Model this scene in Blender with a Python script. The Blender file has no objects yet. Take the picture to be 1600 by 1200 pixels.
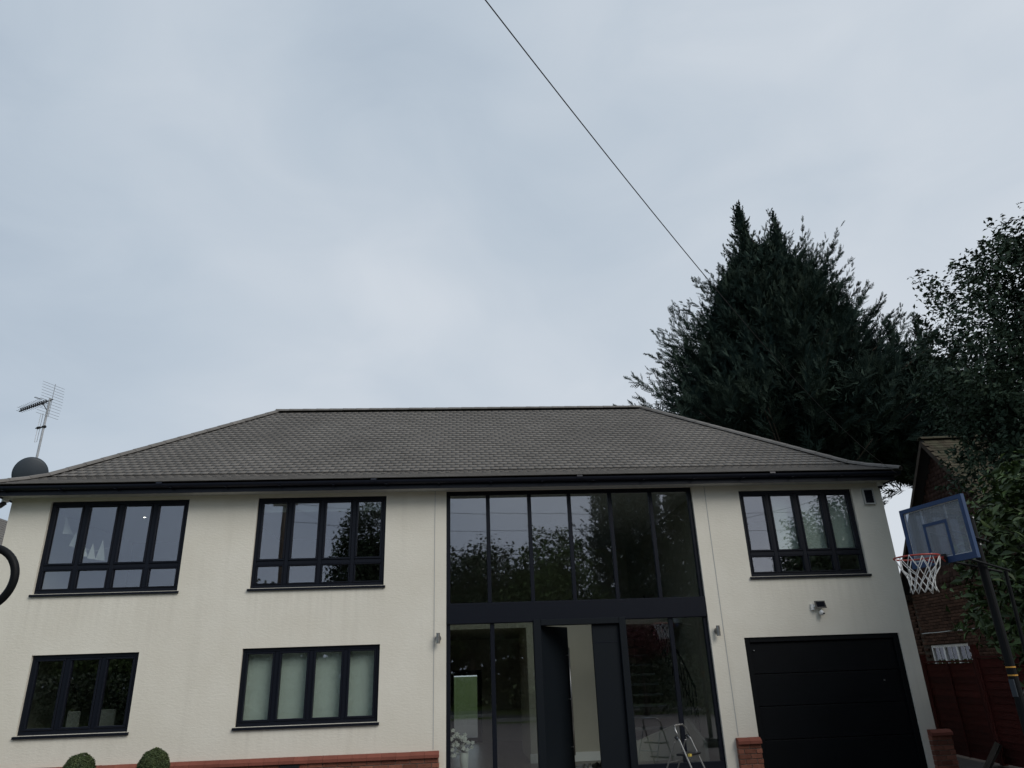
import bpy, math, random
import numpy as np
from mathutils import Vector, Matrix
random.seed(7); rng = np.random.default_rng(11)
R = math.radians
sc = bpy.context.scene
col = sc.collection

# ------------------------------------------------------------------ camera
cam_d = bpy.data.cameras.new('camera'); cam = bpy.data.objects.new('camera', cam_d); col.objects.link(cam)
cam_d.sensor_fit = 'HORIZONTAL'; cam_d.sensor_width = 36.0; cam_d.lens = 36.0*1109/1600
cam_d.clip_start = 0.05; cam_d.clip_end = 3000
def set_cam(p, y, r):
    f = Vector((math.sin(y)*math.cos(p), math.cos(y)*math.cos(p), math.sin(p)))
    rt = Vector((math.cos(y), -math.sin(y), 0)); up = rt.cross(f)
    a = rt*math.cos(r)+up*math.sin(r); b = up*math.cos(r)-rt*math.sin(r)
    m = Matrix((a, b, -f)).transposed().to_4x4(); m.translation = Vector((0, -12.9, 1.45))
    cam.matrix_world = m
set_cam(0.387034, 0.0744485, -0.0360306)
sc.camera = cam

# ------------------------------------------------------------------ world: overcast sky
SUN = Vector((0.50, -0.60, 0.62)).normalized()
world = bpy.data.worlds.new('World'); sc.world = world; world.use_nodes = True
nt = world.node_tree; nt.nodes.clear()
def wn(t, **k):
    n = nt.nodes.new(t)
    for a, b in k.items(): setattr(n, a, b)
    return n
out = wn('ShaderNodeOutputWorld'); bg = wn('ShaderNodeBackground'); bg.inputs['Strength'].default_value = 0.1
sky = wn('ShaderNodeTexSky', sky_type='NISHITA', sun_disc=False)
sky.sun_elevation = math.asin(SUN.z); sky.sun_rotation = math.atan2(SUN.x, SUN.y); sky.air_density = 1.0; sky.dust_density = 4.0
tc = wn('ShaderNodeTexCoord')
mp = wn('ShaderNodeMapping'); mp.inputs['Location'].default_value = (3.35, 0.8, 0.6); mp.inputs['Scale'].default_value = (1.0, 1.0, 1.9)
n1 = wn('ShaderNodeTexNoise'); n1.inputs['Scale'].default_value = 1.15; n1.inputs['Detail'].default_value = 3.0; n1.inputs['Roughness'].default_value = 0.42; n1.inputs['Distortion'].default_value = 0.5
n2 = wn('ShaderNodeTexNoise'); n2.inputs['Scale'].default_value = 4.2; n2.inputs['Detail'].default_value = 5.0; n2.inputs['Roughness'].default_value = 0.5; n2.inputs['Distortion'].default_value = 0.6
# the cloud sheet is thinner (paler) towards the veiled sun
dt = wn('ShaderNodeVectorMath', operation='DOT_PRODUCT'); dt.inputs[1].default_value = (0.93, 0.36, 0.0)
mr = wn('ShaderNodeMapRange'); mr.inputs[1].default_value = -1.0; mr.inputs[2].default_value = 1.0; mr.inputs[3].default_value = 0.0; mr.inputs[4].default_value = 0.66
m1 = wn('ShaderNodeMath', operation='MULTIPLY'); m1.inputs[1].default_value = 0.62
m2 = wn('ShaderNodeMath', operation='MULTIPLY_ADD'); m2.inputs[1].default_value = 0.26
ad = wn('ShaderNodeMath', operation='ADD')
rp = wn('ShaderNodeValToRGB')
e = rp.color_ramp.elements
e[0].position = 0.50; e[0].color = (0.325, 0.410, 0.520, 1)
e[1].position = 1.0; e[1].color = (0.690, 0.740, 0.800, 1)
x = rp.color_ramp.elements.new(0.76); x.color = (0.520, 0.598, 0.685, 1)
sc10 = wn('ShaderNodeVectorMath', operation='SCALE'); sc10.inputs['Scale'].default_value = 10.0
mx = wn('ShaderNodeMix', data_type='RGBA'); mx.inputs['Factor'].default_value = 0.93
L = nt.links.new
L(tc.outputs['Generated'], mp.inputs['Vector']); L(mp.outputs[0], n1.inputs['Vector']); L(mp.outputs[0], n2.inputs['Vector'])
L(tc.outputs['Generated'], dt.inputs[0]); L(dt.outputs['Value'], mr.inputs[0])
L(n1.outputs['Fac'], m1.inputs[0]); L(n2.outputs['Fac'], m2.inputs[0]); L(m1.outputs[0], m2.inputs[2])
L(m2.outputs[0], ad.inputs[0]); L(mr.outputs[0], ad.inputs[1]); L(ad.outputs[0], rp.inputs['Fac'])
L(rp.outputs['Color'], sc10.inputs[0]); L(sky.outputs['Color'], mx.inputs['A']); L(sc10.outputs['Vector'], mx.inputs['B'])
L(mx.outputs['Result'], bg.inputs['Color']); L(bg.outputs[0], out.inputs['Surface'])

sun_d = bpy.data.lights.new('sun', 'SUN'); sun_d.energy = 1.5; sun_d.angle = R(35); sun_d.color = (1.0, 0.96, 0.9)
sun = bpy.data.objects.new('sun', sun_d); col.objects.link(sun); sun.location = (20, -20, 30)
sun.rotation_euler = (-SUN).to_track_quat('-Z', 'Y').to_euler()

sc.view_settings.view_transform = 'Standard'; sc.view_settings.look = 'None'
sc.view_settings.exposure = 0.0; sc.view_settings.gamma = 1.0; sc.view_settings.use_curve_mapping = False
sc.render.engine = 'CYCLES'

# ------------------------------------------------------------------ materials
def mat(name, c, rough=0.6, spec=0.3, metal=0.0, var=0.0, vscale=3.0, isl=0.0, bump=0.0, bscale=40.0, c2=None, bscale2=None, stretch=None):
    m = bpy.data.materials.new(name); m.use_nodes = True
    n = m.node_tree.nodes; l = m.node_tree.links.new; b = n['Principled BSDF']
    b.inputs['Roughness'].default_value = rough; b.inputs['Specular IOR Level'].default_value = spec; b.inputs['Metallic'].default_value = metal
    b.inputs['Base Color'].default_value = (*c, 1)
    t = n.new('ShaderNodeTexCoord'); src = t.outputs['Object']
    g = n.new('ShaderNodeNewGeometry')
    if stretch:
        q = n.new('ShaderNodeMapping'); q.inputs['Scale'].default_value = stretch; l(g.outputs['Position'], q.inputs[0]); pos = q.outputs[0]
    else: pos = g.outputs['Position']
    cur = None
    if var or c2:
        no = n.new('ShaderNodeTexNoise'); no.inputs['Scale'].default_value = vscale; no.inputs['Detail'].default_value = 6; no.inputs['Roughness'].default_value = .6
        l(pos, no.inputs['Vector'])
        r = n.new('ShaderNodeValToRGB'); l(no.outputs['Fac'], r.inputs['Fac'])
        hi = c2 or tuple(min(1, k*(1+var)) for k in c); lo = c if c2 else tuple(k*(1-var) for k in c)
        r.color_ramp.elements[0].position = .3; r.color_ramp.elements[0].color = (*lo, 1)
        r.color_ramp.elements[1].position = .72; r.color_ramp.elements[1].color = (*hi, 1)
        cur = r.outputs['Color']
    if isl:
        oi = n.new('ShaderNodeObjectInfo'); a = n.new('ShaderNodeMath'); a.operation = 'ADD'; f = n.new('ShaderNodeMath'); f.operation = 'FRACT'
        l(g.outputs['Random Per Island'], a.inputs[0]); l(oi.outputs['Random'], a.inputs[1]); l(a.outputs[0], f.inputs[0])
        mr = n.new('ShaderNodeMapRange'); l(f.outputs[0], mr.inputs[0]); mr.inputs[3].default_value = 1-isl; mr.inputs[4].default_value = 1+isl
        h = n.new('ShaderNodeVectorMath'); h.operation = 'SCALE'; l(mr.outputs[0], h.inputs['Scale'])
        if cur: l(cur, h.inputs[0])
        else: h.inputs[0].default_value = c
        cur = h.outputs['Vector']
    if cur: l(cur, b.inputs['Base Color'])
    if bump:
        no = n.new('ShaderNodeTexNoise'); no.inputs['Scale'].default_value = bscale; no.inputs['Detail'].default_value = 4; l(pos, no.inputs['Vector'])
        bp = n.new('ShaderNodeBump'); bp.inputs['Strength'].default_value = bump; bp.inputs['Distance'].default_value = .02
        l(no.outputs['Fac'], bp.inputs['Height']); l(bp.outputs[0], b.inputs['Normal'])
    return m

def glass(name, f0=.17, tint=(.90, .94, .92), wave=.010, gloss=(.93, .90, .98)):
    """thin pane: Schlick reflection that is the same from both sides, the rest passes through"""
    m = bpy.data.materials.new(name); m.use_nodes = True
    n = m.node_tree.nodes; l = m.node_tree.links.new; n.clear()
    o = n.new('ShaderNodeOutputMaterial'); mx = n.new('ShaderNodeMixShader'); tr = n.new('ShaderNodeBsdfTransparent'); gl = n.new('ShaderNodeBsdfGlossy')
    tr.inputs[0].default_value = (*tint, 1); gl.inputs['Color'].default_value = (*gloss, 1); gl.inputs['Roughness'].default_value = 0.012
    g = n.new('ShaderNodeNewGeometry'); d = n.new('ShaderNodeVectorMath'); d.operation = 'DOT_PRODUCT'
    l(g.outputs['Incoming'], d.inputs[0]); l(g.outputs['Normal'], d.inputs[1])
    def mth(op, a, b=None):
        k = n.new('ShaderNodeMath'); k.operation = op
        for i, q in enumerate((a, b)):
            if q is None: continue
            if isinstance(q, (int, float)): k.inputs[i].default_value = q
            else: l(q, k.inputs[i])
        return k.outputs[0]
    p = mth('POWER', mth('SUBTRACT', 1.0, mth('ABSOLUTE', d.outputs['Value'])), 5.0)
    fac = mth('ADD', mth('MULTIPLY', p, 1-f0), f0)
    no = n.new('ShaderNodeTexNoise'); no.inputs['Scale'].default_value = 2.2; no.inputs['Detail'].default_value = 1.0
    bp = n.new('ShaderNodeBump'); bp.inputs['Strength'].default_value = wave; bp.inputs['Distance'].default_value = .02
    l(g.outputs['Position'], no.inputs['Vector']); l(no.outputs['Fac'], bp.inputs['Height']); l(bp.outputs[0], gl.inputs['Normal'])
    l(fac, mx.inputs['Fac']); l(tr.outputs[0], mx.inputs[1]); l(gl.outputs[0], mx.inputs[2]); l(mx.outputs[0], o.inputs['Surface'])
    return m

def render_mat():
    m = mat('wall_render', (.66, .64, .575), .92, .15)
    n = m.node_tree.nodes; l = m.node_tree.links.new; b = n['Principled BSDF']
    g = n.new('ShaderNodeNewGeometry')
    a = n.new('ShaderNodeTexNoise'); a.inputs['Scale'].default_value = .9; a.inputs['Detail'].default_value = 7; a.inputs['Roughness'].default_value = .62
    l(g.outputs['Position'], a.inputs['Vector'])
    r = n.new('ShaderNodeValToRGB'); r.color_ramp.elements[0].position = .3; r.color_ramp.elements[0].color = (.745, .705, .605, 1)
    r.color_ramp.elements[1].position = .68; r.color_ramp.elements[1].color = (.82, .785, .690, 1); l(a.outputs['Fac'], r.inputs['Fac'])
    # faint vertical rain streaks
    q = n.new('ShaderNodeMapping'); q.inputs['Scale'].default_value = (5.0, 1.0, .28); l(g.outputs['Position'], q.inputs[0])
    s = n.new('ShaderNodeTexNoise'); s.inputs['Scale'].default_value = 1.0; s.inputs['Detail'].default_value = 5; l(q.outputs[0], s.inputs['Vector'])
    sr = n.new('ShaderNodeMapRange'); sr.inputs[1].default_value = .56; sr.inputs[2].default_value = .80; sr.inputs[3].default_value = 0; sr.inputs[4].default_value = .30; l(s.outputs['Fac'], sr.inputs[0])
    mx = n.new('ShaderNodeMix'); mx.data_type = 'RGBA'; mx.inputs['B'].default_value = (.60, .565, .485, 1)
    def mth(op, a, b=None, clamp=False):
        k = n.new('ShaderNodeMath'); k.operation = op; k.use_clamp = clamp
        for i, q in enumerate((a, b)):
            if q is None: continue
            if isinstance(q, (int, float)): k.inputs[i].default_value = q
            else: l(q, k.inputs[i])
        return k.outputs[0]
    sx = n.new('ShaderNodeSeparateXYZ'); l(g.outputs['Position'], sx.inputs[0]); X, Z = sx.outputs['X'], sx.outputs['Z']
    tot = sr.outputs[0]
    q3 = n.new('ShaderNodeMapping'); q3.inputs['Scale'].default_value = (11.0, 1.0, .35); l(g.outputs['Position'], q3.inputs[0])
    s3 = n.new('ShaderNodeTexNoise'); s3.inputs['Scale'].default_value = 1.0; s3.inputs['Detail'].default_value = 4; l(q3.outputs[0], s3.inputs['Vector'])
    run = mth('MULTIPLY', mth('SUBTRACT', s3.outputs['Fac'], .42), 3.2, True)
    for (xa, xb, zz, ln) in ((-7.32, -4.87, 2.91, .9), (-3.73, -1.38, 2.91, .8), (-3.74, -1.40, .75, .4), (-7.11, -5.35, .75, .4), (5.14, 7.41, 2.88, .8)):
        inx = mth('MULTIPLY', mth('GREATER_THAN', X, xa), mth('LESS_THAN', X, xb))
        fall = mth('MULTIPLY', mth('LESS_THAN', Z, zz), mth('ADD', mth('DIVIDE', mth('SUBTRACT', Z, zz), ln), 1.0, True))
        tot = mth('ADD', tot, mth('MULTIPLY', mth('MULTIPLY', inx, fall), mth('MULTIPLY', run, .42)))
    dirt = mth('MULTIPLY', mth('SUBTRACT', .95, Z, True), mth('MULTIPLY', a.outputs['Fac'], .55))
    tot = mth('ADD', tot, dirt, True)
    l(tot, mx.inputs['Factor']); l(r.outputs['Color'], mx.inputs['A']); l(mx.outputs['Result'], b.inputs['Base Color'])
    # trowelled texture, a little longer sideways
    q2 = n.new('ShaderNodeMapping'); q2.inputs['Scale'].default_value = (.42, 1.0, 1.0); l(g.outputs['Position'], q2.inputs[0])
    t = n.new('ShaderNodeTexNoise'); t.inputs['Scale'].default_value = 34; t.inputs['Detail'].default_value = 5; t.inputs['Roughness'].default_value = .65; l(q2.outputs[0], t.inputs['Vector'])
    bp = n.new('ShaderNodeBump'); bp.inputs['Strength'].default_value = .38; bp.inputs['Distance'].default_value = .012
    l(t.outputs['Fac'], bp.inputs['Height']); l(bp.outputs[0], b.inputs['Normal'])
    return m

M = dict(
    render=render_mat(),
    frame=mat('anthracite_frame', (.0065, .0085, .015), .42, .22, bump=.04, bscale=60),
    trim=mat('black_gutter', (.008, .010, .018), .38, .3),
    soffit=mat('pale_soffit', (.50, .50, .48), .6),
    garage=mat('garage_black', (.005, .006, .0075), .55, .12, var=.15, vscale=2, bump=.05, bscale=120),
    door=mat('door_grey', (.0075, .0105, .0145), .5, .18, bump=.03, bscale=90),
    tile=mat('roof_tile', (.168, .159, .149), .85, .2, var=.12, vscale=.7, isl=.06, bump=.25, bscale=50),
    cap=mat('ridge_tile', (.165, .156, .146), .85, .2, var=.2, vscale=5, isl=.12, bump=.2, bscale=40),
    deck=mat('roof_underlay', (.04, .037, .034), .9),
    brick=mat('red_brick', (.20, .075, .05), .88, .2, isl=.32, bump=.4, bscale=70, c2=(.26, .11, .072), vscale=14),
    mortar=mat('mortar', (.30, .27, .23), .95, .1, bump=.4, bscale=90, var=.15),
    capbrick=mat('red_coping', (.215, .072, .050), .85, .25, isl=.10, bump=.15, bscale=50, var=.1, vscale=8),
    glass=glass('window_glass'),
    clear=glass('clear_glass', .04, (.95, .96, .96), .0),
    acrylic=glass('backboard_acrylic', .13, (.66, .70, .76), .01, (.75, .80, .92)),
    cream=mat('interior_cream', (.50, .47, .40), .8, .2, var=.03),
    dim=mat('interior_grey', (.20, .20, .19), .8, .2, var=.05),
    floor=mat('interior_floor', (.16, .13, .10), .35, .4, var=.25, vscale=2, stretch=(8, .6, 1)),
    white=mat('white_paint', (.78, .78, .76), .5),
    blind=mat('blind_fabric', (.76, .80, .75), .85, .1, var=.04, vscale=5, bump=.05, bscale=200),
    blindw=mat('white_blind', (.72, .74, .74), .85, .1),
    steel=mat('brushed_steel', (.45, .44, .42), .32, .5, metal=.95, var=.1, vscale=20),
    alu=mat('aluminium', (.40, .40, .39), .38, .5, metal=.95, var=.08, vscale=14),
    galv=mat('galvanised', (.40, .41, .42), .45, .5, metal=.6, var=.15, vscale=14),
    black=mat('black_plastic', (.012, .012, .013), .45, .4),
    blackmetal=mat('black_metal', (.007, .008, .009), .5, .15, bump=.03, bscale=80),
    dish=mat('slate_dish', (.035, .046, .058), .5, .4, var=.1, vscale=5),
    blue=mat('hoop_blue', (.016, .048, .130), .45, .45, var=.1, vscale=9),
    orange=mat('rim_red', (.36, .045, .030), .4, .45),
    cord=mat('net_white', (.70, .70, .68), .9, .1),
    yellow=mat('yellow_plastic', (.65, .50, .10), .5),
    amber=mat('amber_label', (.55, .28, .05), .5),
    solar=mat('solar_cell', (.008, .009, .013), .85, .05, var=.3, vscale=30),
    nbrick=mat('brown_brick', (.062, .034, .024), .9, .1, isl=.35, bump=.4, bscale=70, c2=(.085, .047, .032), vscale=12),
    nmortar=mat('brown_mortar', (.075, .060, .048), .95, .1, bump=.4, bscale=90),
    ntile=mat('brown_hung_tile', (.052, .030, .024), .9, .1, isl=.3, bump=.3, bscale=50, var=.2, vscale=6),
    nroof=mat('mossy_roof_tile', (.066, .050, .038), .9, .1, isl=.3, bump=.3, bscale=50, c2=(.056, .060, .038), vscale=2.5),
    fence=mat('red_stained_board', (.060, .011, .008), .88, .2, isl=.22, bump=.4, bscale=25, var=.25, vscale=4, stretch=(1.2, 1.2, 9)),
    wood=mat('pole_wood', (.11, .085, .065), .9, .1, bump=.5, bscale=15, var=.3, vscale=3, stretch=(6, 6, .4)),
    bark=mat('bark', (.055, .045, .036), .95, .1, bump=.7, bscale=14, var=.3, vscale=6),
    conifer=mat('cypress_leaf', (.021, .039, .035), .85, .05, isl=.28, c2=(.040, .056, .040), vscale=.55),
    holly=mat('holly_leaf', (.030, .052, .034), .62, .16, isl=.28, c2=(.052, .080, .046), vscale=.8),
    laurel=mat('laurel_leaf', (.040, .072, .024), .42, .35, isl=.40, c2=(.072, .108, .034), vscale=1.1),
    leafy=mat('spring_leaf', (.060, .100, .026), .6, .3, isl=.4, c2=(.10, .14, .04), vscale=.5),
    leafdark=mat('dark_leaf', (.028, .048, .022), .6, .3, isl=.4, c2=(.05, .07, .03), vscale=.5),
    plum=mat('plum_leaf', (.085, .018, .022), .6, .3, isl=.4, c2=(.13, .04, .035), vscale=.8),
    box_leaf=mat('box_leaf', (.040, .065, .024), .6, .25, isl=.5, c2=(.075, .095, .036), vscale=9),
    twig=mat('pale_twig', (.24, .20, .16), .9, .1),
    petal=mat('white_petal', (.75, .74, .70), .7, .2),
    grass=mat('lawn', (.040, .062, .012), .9, .1, c2=(.060, .085, .016), vscale=1.2, bump=.5, bscale=30),
    drive=mat('block_paving', (.115, .105, .098), .9, .2, c2=(.15, .135, .125), vscale=6, bump=.4, bscale=50),
    asphalt=mat('asphalt', (.05, .05, .052), .9, .2, var=.15, vscale=8, bump=.4, bscale=60),
    kerb=mat('kerb_concrete', (.30, .29, .27), .9, .2, var=.1),
    stone=mat('paving_stone', (.30, .28, .25), .9, .2, isl=.12, var=.1, bump=.3),
    shoe=mat('pale_shoe', (.52, .49, .45), .8, .2, var=.1, vscale=20),
)
lampm = bpy.data.materials.new('lit_lamp'); lampm.use_nodes = True
lampm.node_tree.nodes['Principled BSDF'].inputs['Emission Color'].default_value = (1, .93, .8, 1)
lampm.node_tree.nodes['Principled BSDF'].inputs['Emission Strength'].default_value = 12
M['lamp'] = lampm
_a = M['acrylic'].node_tree; _o = [n for n in _a.nodes if n.type == 'OUTPUT_MATERIAL'][0]; _s = _o.inputs['Surface'].links[0].from_socket
_d = _a.nodes.new('ShaderNodeBsdfDiffuse'); _d.inputs[0].default_value = (.66, .70, .73, 1); _m = _a.nodes.new('ShaderNodeMixShader'); _m.inputs[0].default_value = .22
_a.links.new(_s, _m.inputs[1]); _a.links.new(_d.outputs[0], _m.inputs[2]); _a.links.new(_m.outputs[0], _o.inputs['Surface'])

# ------------------------------------------------------------------ mesh helpers
LOC = {}
def link(name, me, loc, parent=None):
    o = bpy.data.objects.new(name, me); col.objects.link(o)
    loc = Vector(loc); LOC[o.name] = loc.copy()
    if parent is not None:
        o.parent = parent; o.location = loc - LOC[parent.name]
    else: o.location = loc
    return o
def thing(name, loc, label, cat, group=None, rotz=0.0, local=False):
    """Empty at a thing's base. local=True: its parts are written in the thing's own frame."""
    o = bpy.data.objects.new(name, None); col.objects.link(o); o.location = loc; o.rotation_euler = (0, 0, rotz)
    o.empty_display_size = .2
    LOC[o.name] = Vector((0, 0, 0)) if local else Vector(loc)
    return tag(o, label, cat, group)
def tag(o, label, cat, group=None):
    o['label'] = label; o['category'] = cat
    if group: o['group'] = group
    return o
def np_mesh(name, V, F, m, smooth=False):
    V = np.asarray(V, np.float32); F = np.asarray(F, np.int32); k = F.shape[1]
    me = bpy.data.meshes.new(name); me.vertices.add(len(V)); me.vertices.foreach_set('co', V.ravel())
    me.loops.add(F.size); me.loops.foreach_set('vertex_index', F.ravel())
    me.polygons.add(len(F)); me.polygons.foreach_set('loop_start', np.arange(0, F.size, k, dtype=np.int32))
    try: me.polygons.foreach_set('loop_total', np.full(len(F), k, np.int32))
    except Exception: pass
    me.update(calc_edges=True); me.validate(); me.materials.append(m)
    if smooth: me.polygons.foreach_set('use_smooth', np.ones(len(F), bool))
    return me
class MB:
    def __init__(s): s.v = []; s.f = []
    def add(s, vs, fs):
        b = len(s.v); s.v += [tuple(p) for p in vs]; s.f += [tuple(b+i for i in f) for f in fs]; return s
    def box(s, x0, x1, y0, y1, z0, z1):
        return s.add([(x0,y0,z0),(x1,y0,z0),(x1,y1,z0),(x0,y1,z0),(x0,y0,z1),(x1,y0,z1),(x1,y1,z1),(x0,y1,z1)],
                     [(0,3,2,1),(4,5,6,7),(0,1,5,4),(1,2,6,5),(2,3,7,6),(3,0,4,7)])
    def bbox(s, x0, x1, y0, y1, z0, z1, b=.006):
        """box with the four front (-y) edges chamfered"""
        v = [(x0,y1,z0),(x1,y1,z0),(x1,y1,z1),(x0,y1,z1),(x0,y0+b,z0),(x1,y0+b,z0),(x1,y0+b,z1),(x0,y0+b,z1),
             (x0+b,y0,z0+b),(x1-b,y0,z0+b),(x1-b,y0,z1-b),(x0+b,y0,z1-b)]
        return s.add(v, [(0,1,2,3)[::-1],(0,1,5,4)[::1],(1,2,6,5),(2,3,7,6),(3,0,4,7),(4,5,9,8),(5,6,10,9),(6,7,11,10),(7,4,8,11),(8,9,10,11)])
    def prism(s, poly, d, axis='x'):
        """poly: list of 3D points; extruded by vector d"""
        n = len(poly); d = Vector(d)
        vs = [Vector(p) for p in poly]+[Vector(p)+d for p in poly]
        return s.add(vs, [tuple(range(n))[::-1], tuple(range(n, 2*n))]+[(i, (i+1) % n, (i+1) % n+n, i+n) for i in range(n)])
    def tube(s, pts, r, n=8, closed=False, r1=None):
        pts = [Vector(p) for p in pts]; k = len(pts); b = len(s.v); up = None
        for i, p in enumerate(pts):
            if closed: t = pts[(i+1) % k]-pts[i-1]
            else: t = pts[min(i+1, k-1)]-pts[max(i-1, 0)]
            t.normalize()
            if up is None or abs(up.dot(t)) > .98:
                up = Vector((0, 0, 1)) if abs(t.z) < .9 else Vector((1, 0, 0))
            a = t.cross(up).normalized(); c = a.cross(t).normalized(); up = c
            rr = r if r1 is None else r+(r1-r)*i/max(1, k-1)
            for j in range(n):
                an = 2*math.pi*j/n; s.v.append(tuple(p+(a*math.cos(an)+c*math.sin(an))*rr))
        m = k if closed else k-1
        for i in range(m):
            i2 = (i+1) % k
            for j in range(n):
                j2 = (j+1) % n; s.f.append((b+i*n+j, b+i*n+j2, b+i2*n+j2, b+i2*n+j))
        if not closed: s.f += [tuple(b+j for j in range(n))[::-1], tuple(b+(k-1)*n+j for j in range(n))]
        return s
    def lathe(s, prof, c=(0, 0, 0), n=20):
        b = len(s.v)
        for r, z in prof:
            for j in range(n):
                a = 2*math.pi*j/n; s.v.append((c[0]+r*math.cos(a), c[1]+r*math.sin(a), c[2]+z))
        k = len(prof)
        for i in range(k-1):
            for j in range(n):
                j2 = (j+1) % n; s.f.append((b+i*n+j, b+i*n+j2, b+(i+1)*n+j2, b+(i+1)*n+j))
        s.f += [tuple(b+j for j in range(n))[::-1], tuple(b+(k-1)*n+j for j in range(n))]
        return s
    def build(s, name, m, parent=None, smooth=False, base=False):
        V = np.array(s.v); lo, hi = V.min(0), V.max(0); c = (lo+hi)/2
        if base: c[2] = lo[2]
        me = bpy.data.meshes.new(name); me.from_pydata([tuple(p) for p in V-c], [], s.f); me.update()
        me.materials.append(M[m])
        if smooth: me.polygons.foreach_set('use_smooth', np.ones(len(me.polygons), bool))
        return link(name, me, c, parent)
def npbuild(name, V, F, m, parent=None, stuff=True, smooth=False):
    V = np.asarray(V); lo, hi = V.min(0), V.max(0); c = (lo+hi)/2
    o = link(name, np_mesh(name, V-c, F, M[m], smooth), c, parent)
    if stuff: o['kind'] = 'stuff'
    return o
def structure(o): o['kind'] = 'structure'; return o

# ------------------------------------------------------------------ ground
G = -0.25
def sheet(name, x0, x1, y0, y1, z, m, n=1):
    return structure(MB().add([(x0,y0,z),(x1,y0,z),(x1,y1,z),(x0,y1,z)], [(0,1,2,3)]).build(name, m))
sheet('ground', -900, 900, -900, 900, G-.012, 'grass')
sheet('driveway', -8.6, 8.9, -17.5, -.06, G-.004, 'drive')
sheet('road', -200, 200, -24.4, -19.0, G-.006, 'asphalt')
sheet('patio', -7.0, 7.5, 7.2, 20.5, G-.008, 'drive')
sheet('side_path', 8.001, 12.5, -.9, 9.5, G-.008, 'drive')
sheet('side_yard', 8.901, 10.2, -17.5, -.901, G-.007, 'drive')
structure(MB().box(-200, 200, -19.0, -18.8, G-.1, G+.11).build('kerb', 'kerb'))

# ------------------------------------------------------------------ main house
H = thing('house', (0, 3.5, G), 'two storey cream rendered house with grey hipped roof and dark window frames', 'house')
XW = 7.96; ZT = 4.62; T = .26; FL = -.12
WIN = dict(UL=(-7.284, -4.908, 2.955, 4.540), UM=(-3.70, -1.41, 2.955, 4.540), LM=(-3.71, -1.436, .795, 1.984),
           LL=(-7.08, -5.378, .795, 1.984), UR=(5.175, 7.376, 2.925, 4.505))
BG = (-.321, 4.275, FL, 4.600); GAR = (4.869, 7.681, G, 1.894)
def wall_grid(x0, x1, z0, z1, y0, y1, holes):
    xs = sorted({x0, x1, *[h[0] for h in holes], *[h[1] for h in holes]}); zs = sorted({z0, z1, *[h[2] for h in holes], *[h[3] for h in holes]})
    xs = [x for x in xs if x0 <= x <= x1]; zs = [z for z in zs if z0 <= z <= z1]
    def solid(i, j):
        if i < 0 or j < 0 or i >= len(xs)-1 or j >= len(zs)-1: return False
        cx, cz = (xs[i]+xs[i+1])/2, (zs[j]+zs[j+1])/2
        return not any(h[0] < cx < h[1] and h[2] < cz < h[3] for h in holes)
    m = MB()
    for i in range(len(xs)-1):
        for j in range(len(zs)-1):
            if not solid(i, j): continue
            a, b, c, d = xs[i], xs[i+1], zs[j], zs[j+1]
            m.add([(a,y0,c),(b,y0,c),(b,y0,d),(a,y0,d)], [(0,1,2,3)]); m.add([(a,y1,c),(b,y1,c),(b,y1,d),(a,y1,d)], [(3,2,1,0)])
            if not solid(i-1, j): m.add([(a,y0,c),(a,y1,c),(a,y1,d),(a,y0,d)], [(3,2,1,0)])
            if not solid(i+1, j): m.add([(b,y0,c),(b,y1,c),(b,y1,d),(b,y0,d)], [(0,1,2,3)])
            if not solid(i, j-1): m.add([(a,y0,c),(b,y0,c),(b,y1,c),(a,y1,c)], [(3,2,1,0)])
            if not solid(i, j+1): m.add([(a,y0,d),(b,y0,d),(b,y1,d),(a,y1,d)], [(0,1,2,3)])
    return m
wall_grid(-XW, XW, G, ZT, 0, T, list(WIN.values())+[BG, GAR]).build('front_wall', 'render', H)
YB = 6.85
MB().box(-XW, -XW+T, T+.001, YB, G, ZT).build('side_wall', 'render', H)
MB().box(XW-T, XW, T+.001, YB, G, ZT).build('side_wall', 'render', H)
BD = (-.36, .42, FL, 1.56)           # glazed garden door in the back wall
wall_grid(-XW, XW, G, ZT, YB+.001, YB+T, [BD]).build('back_wall', 'render', H)
# expansion beads either side of the tall glazing
for bx in (-.526, 4.525):
    MB().box(bx-.006, bx+.006, -.006, .002, .36, 4.60).build('wall_bead', 'soffit', H)

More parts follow.
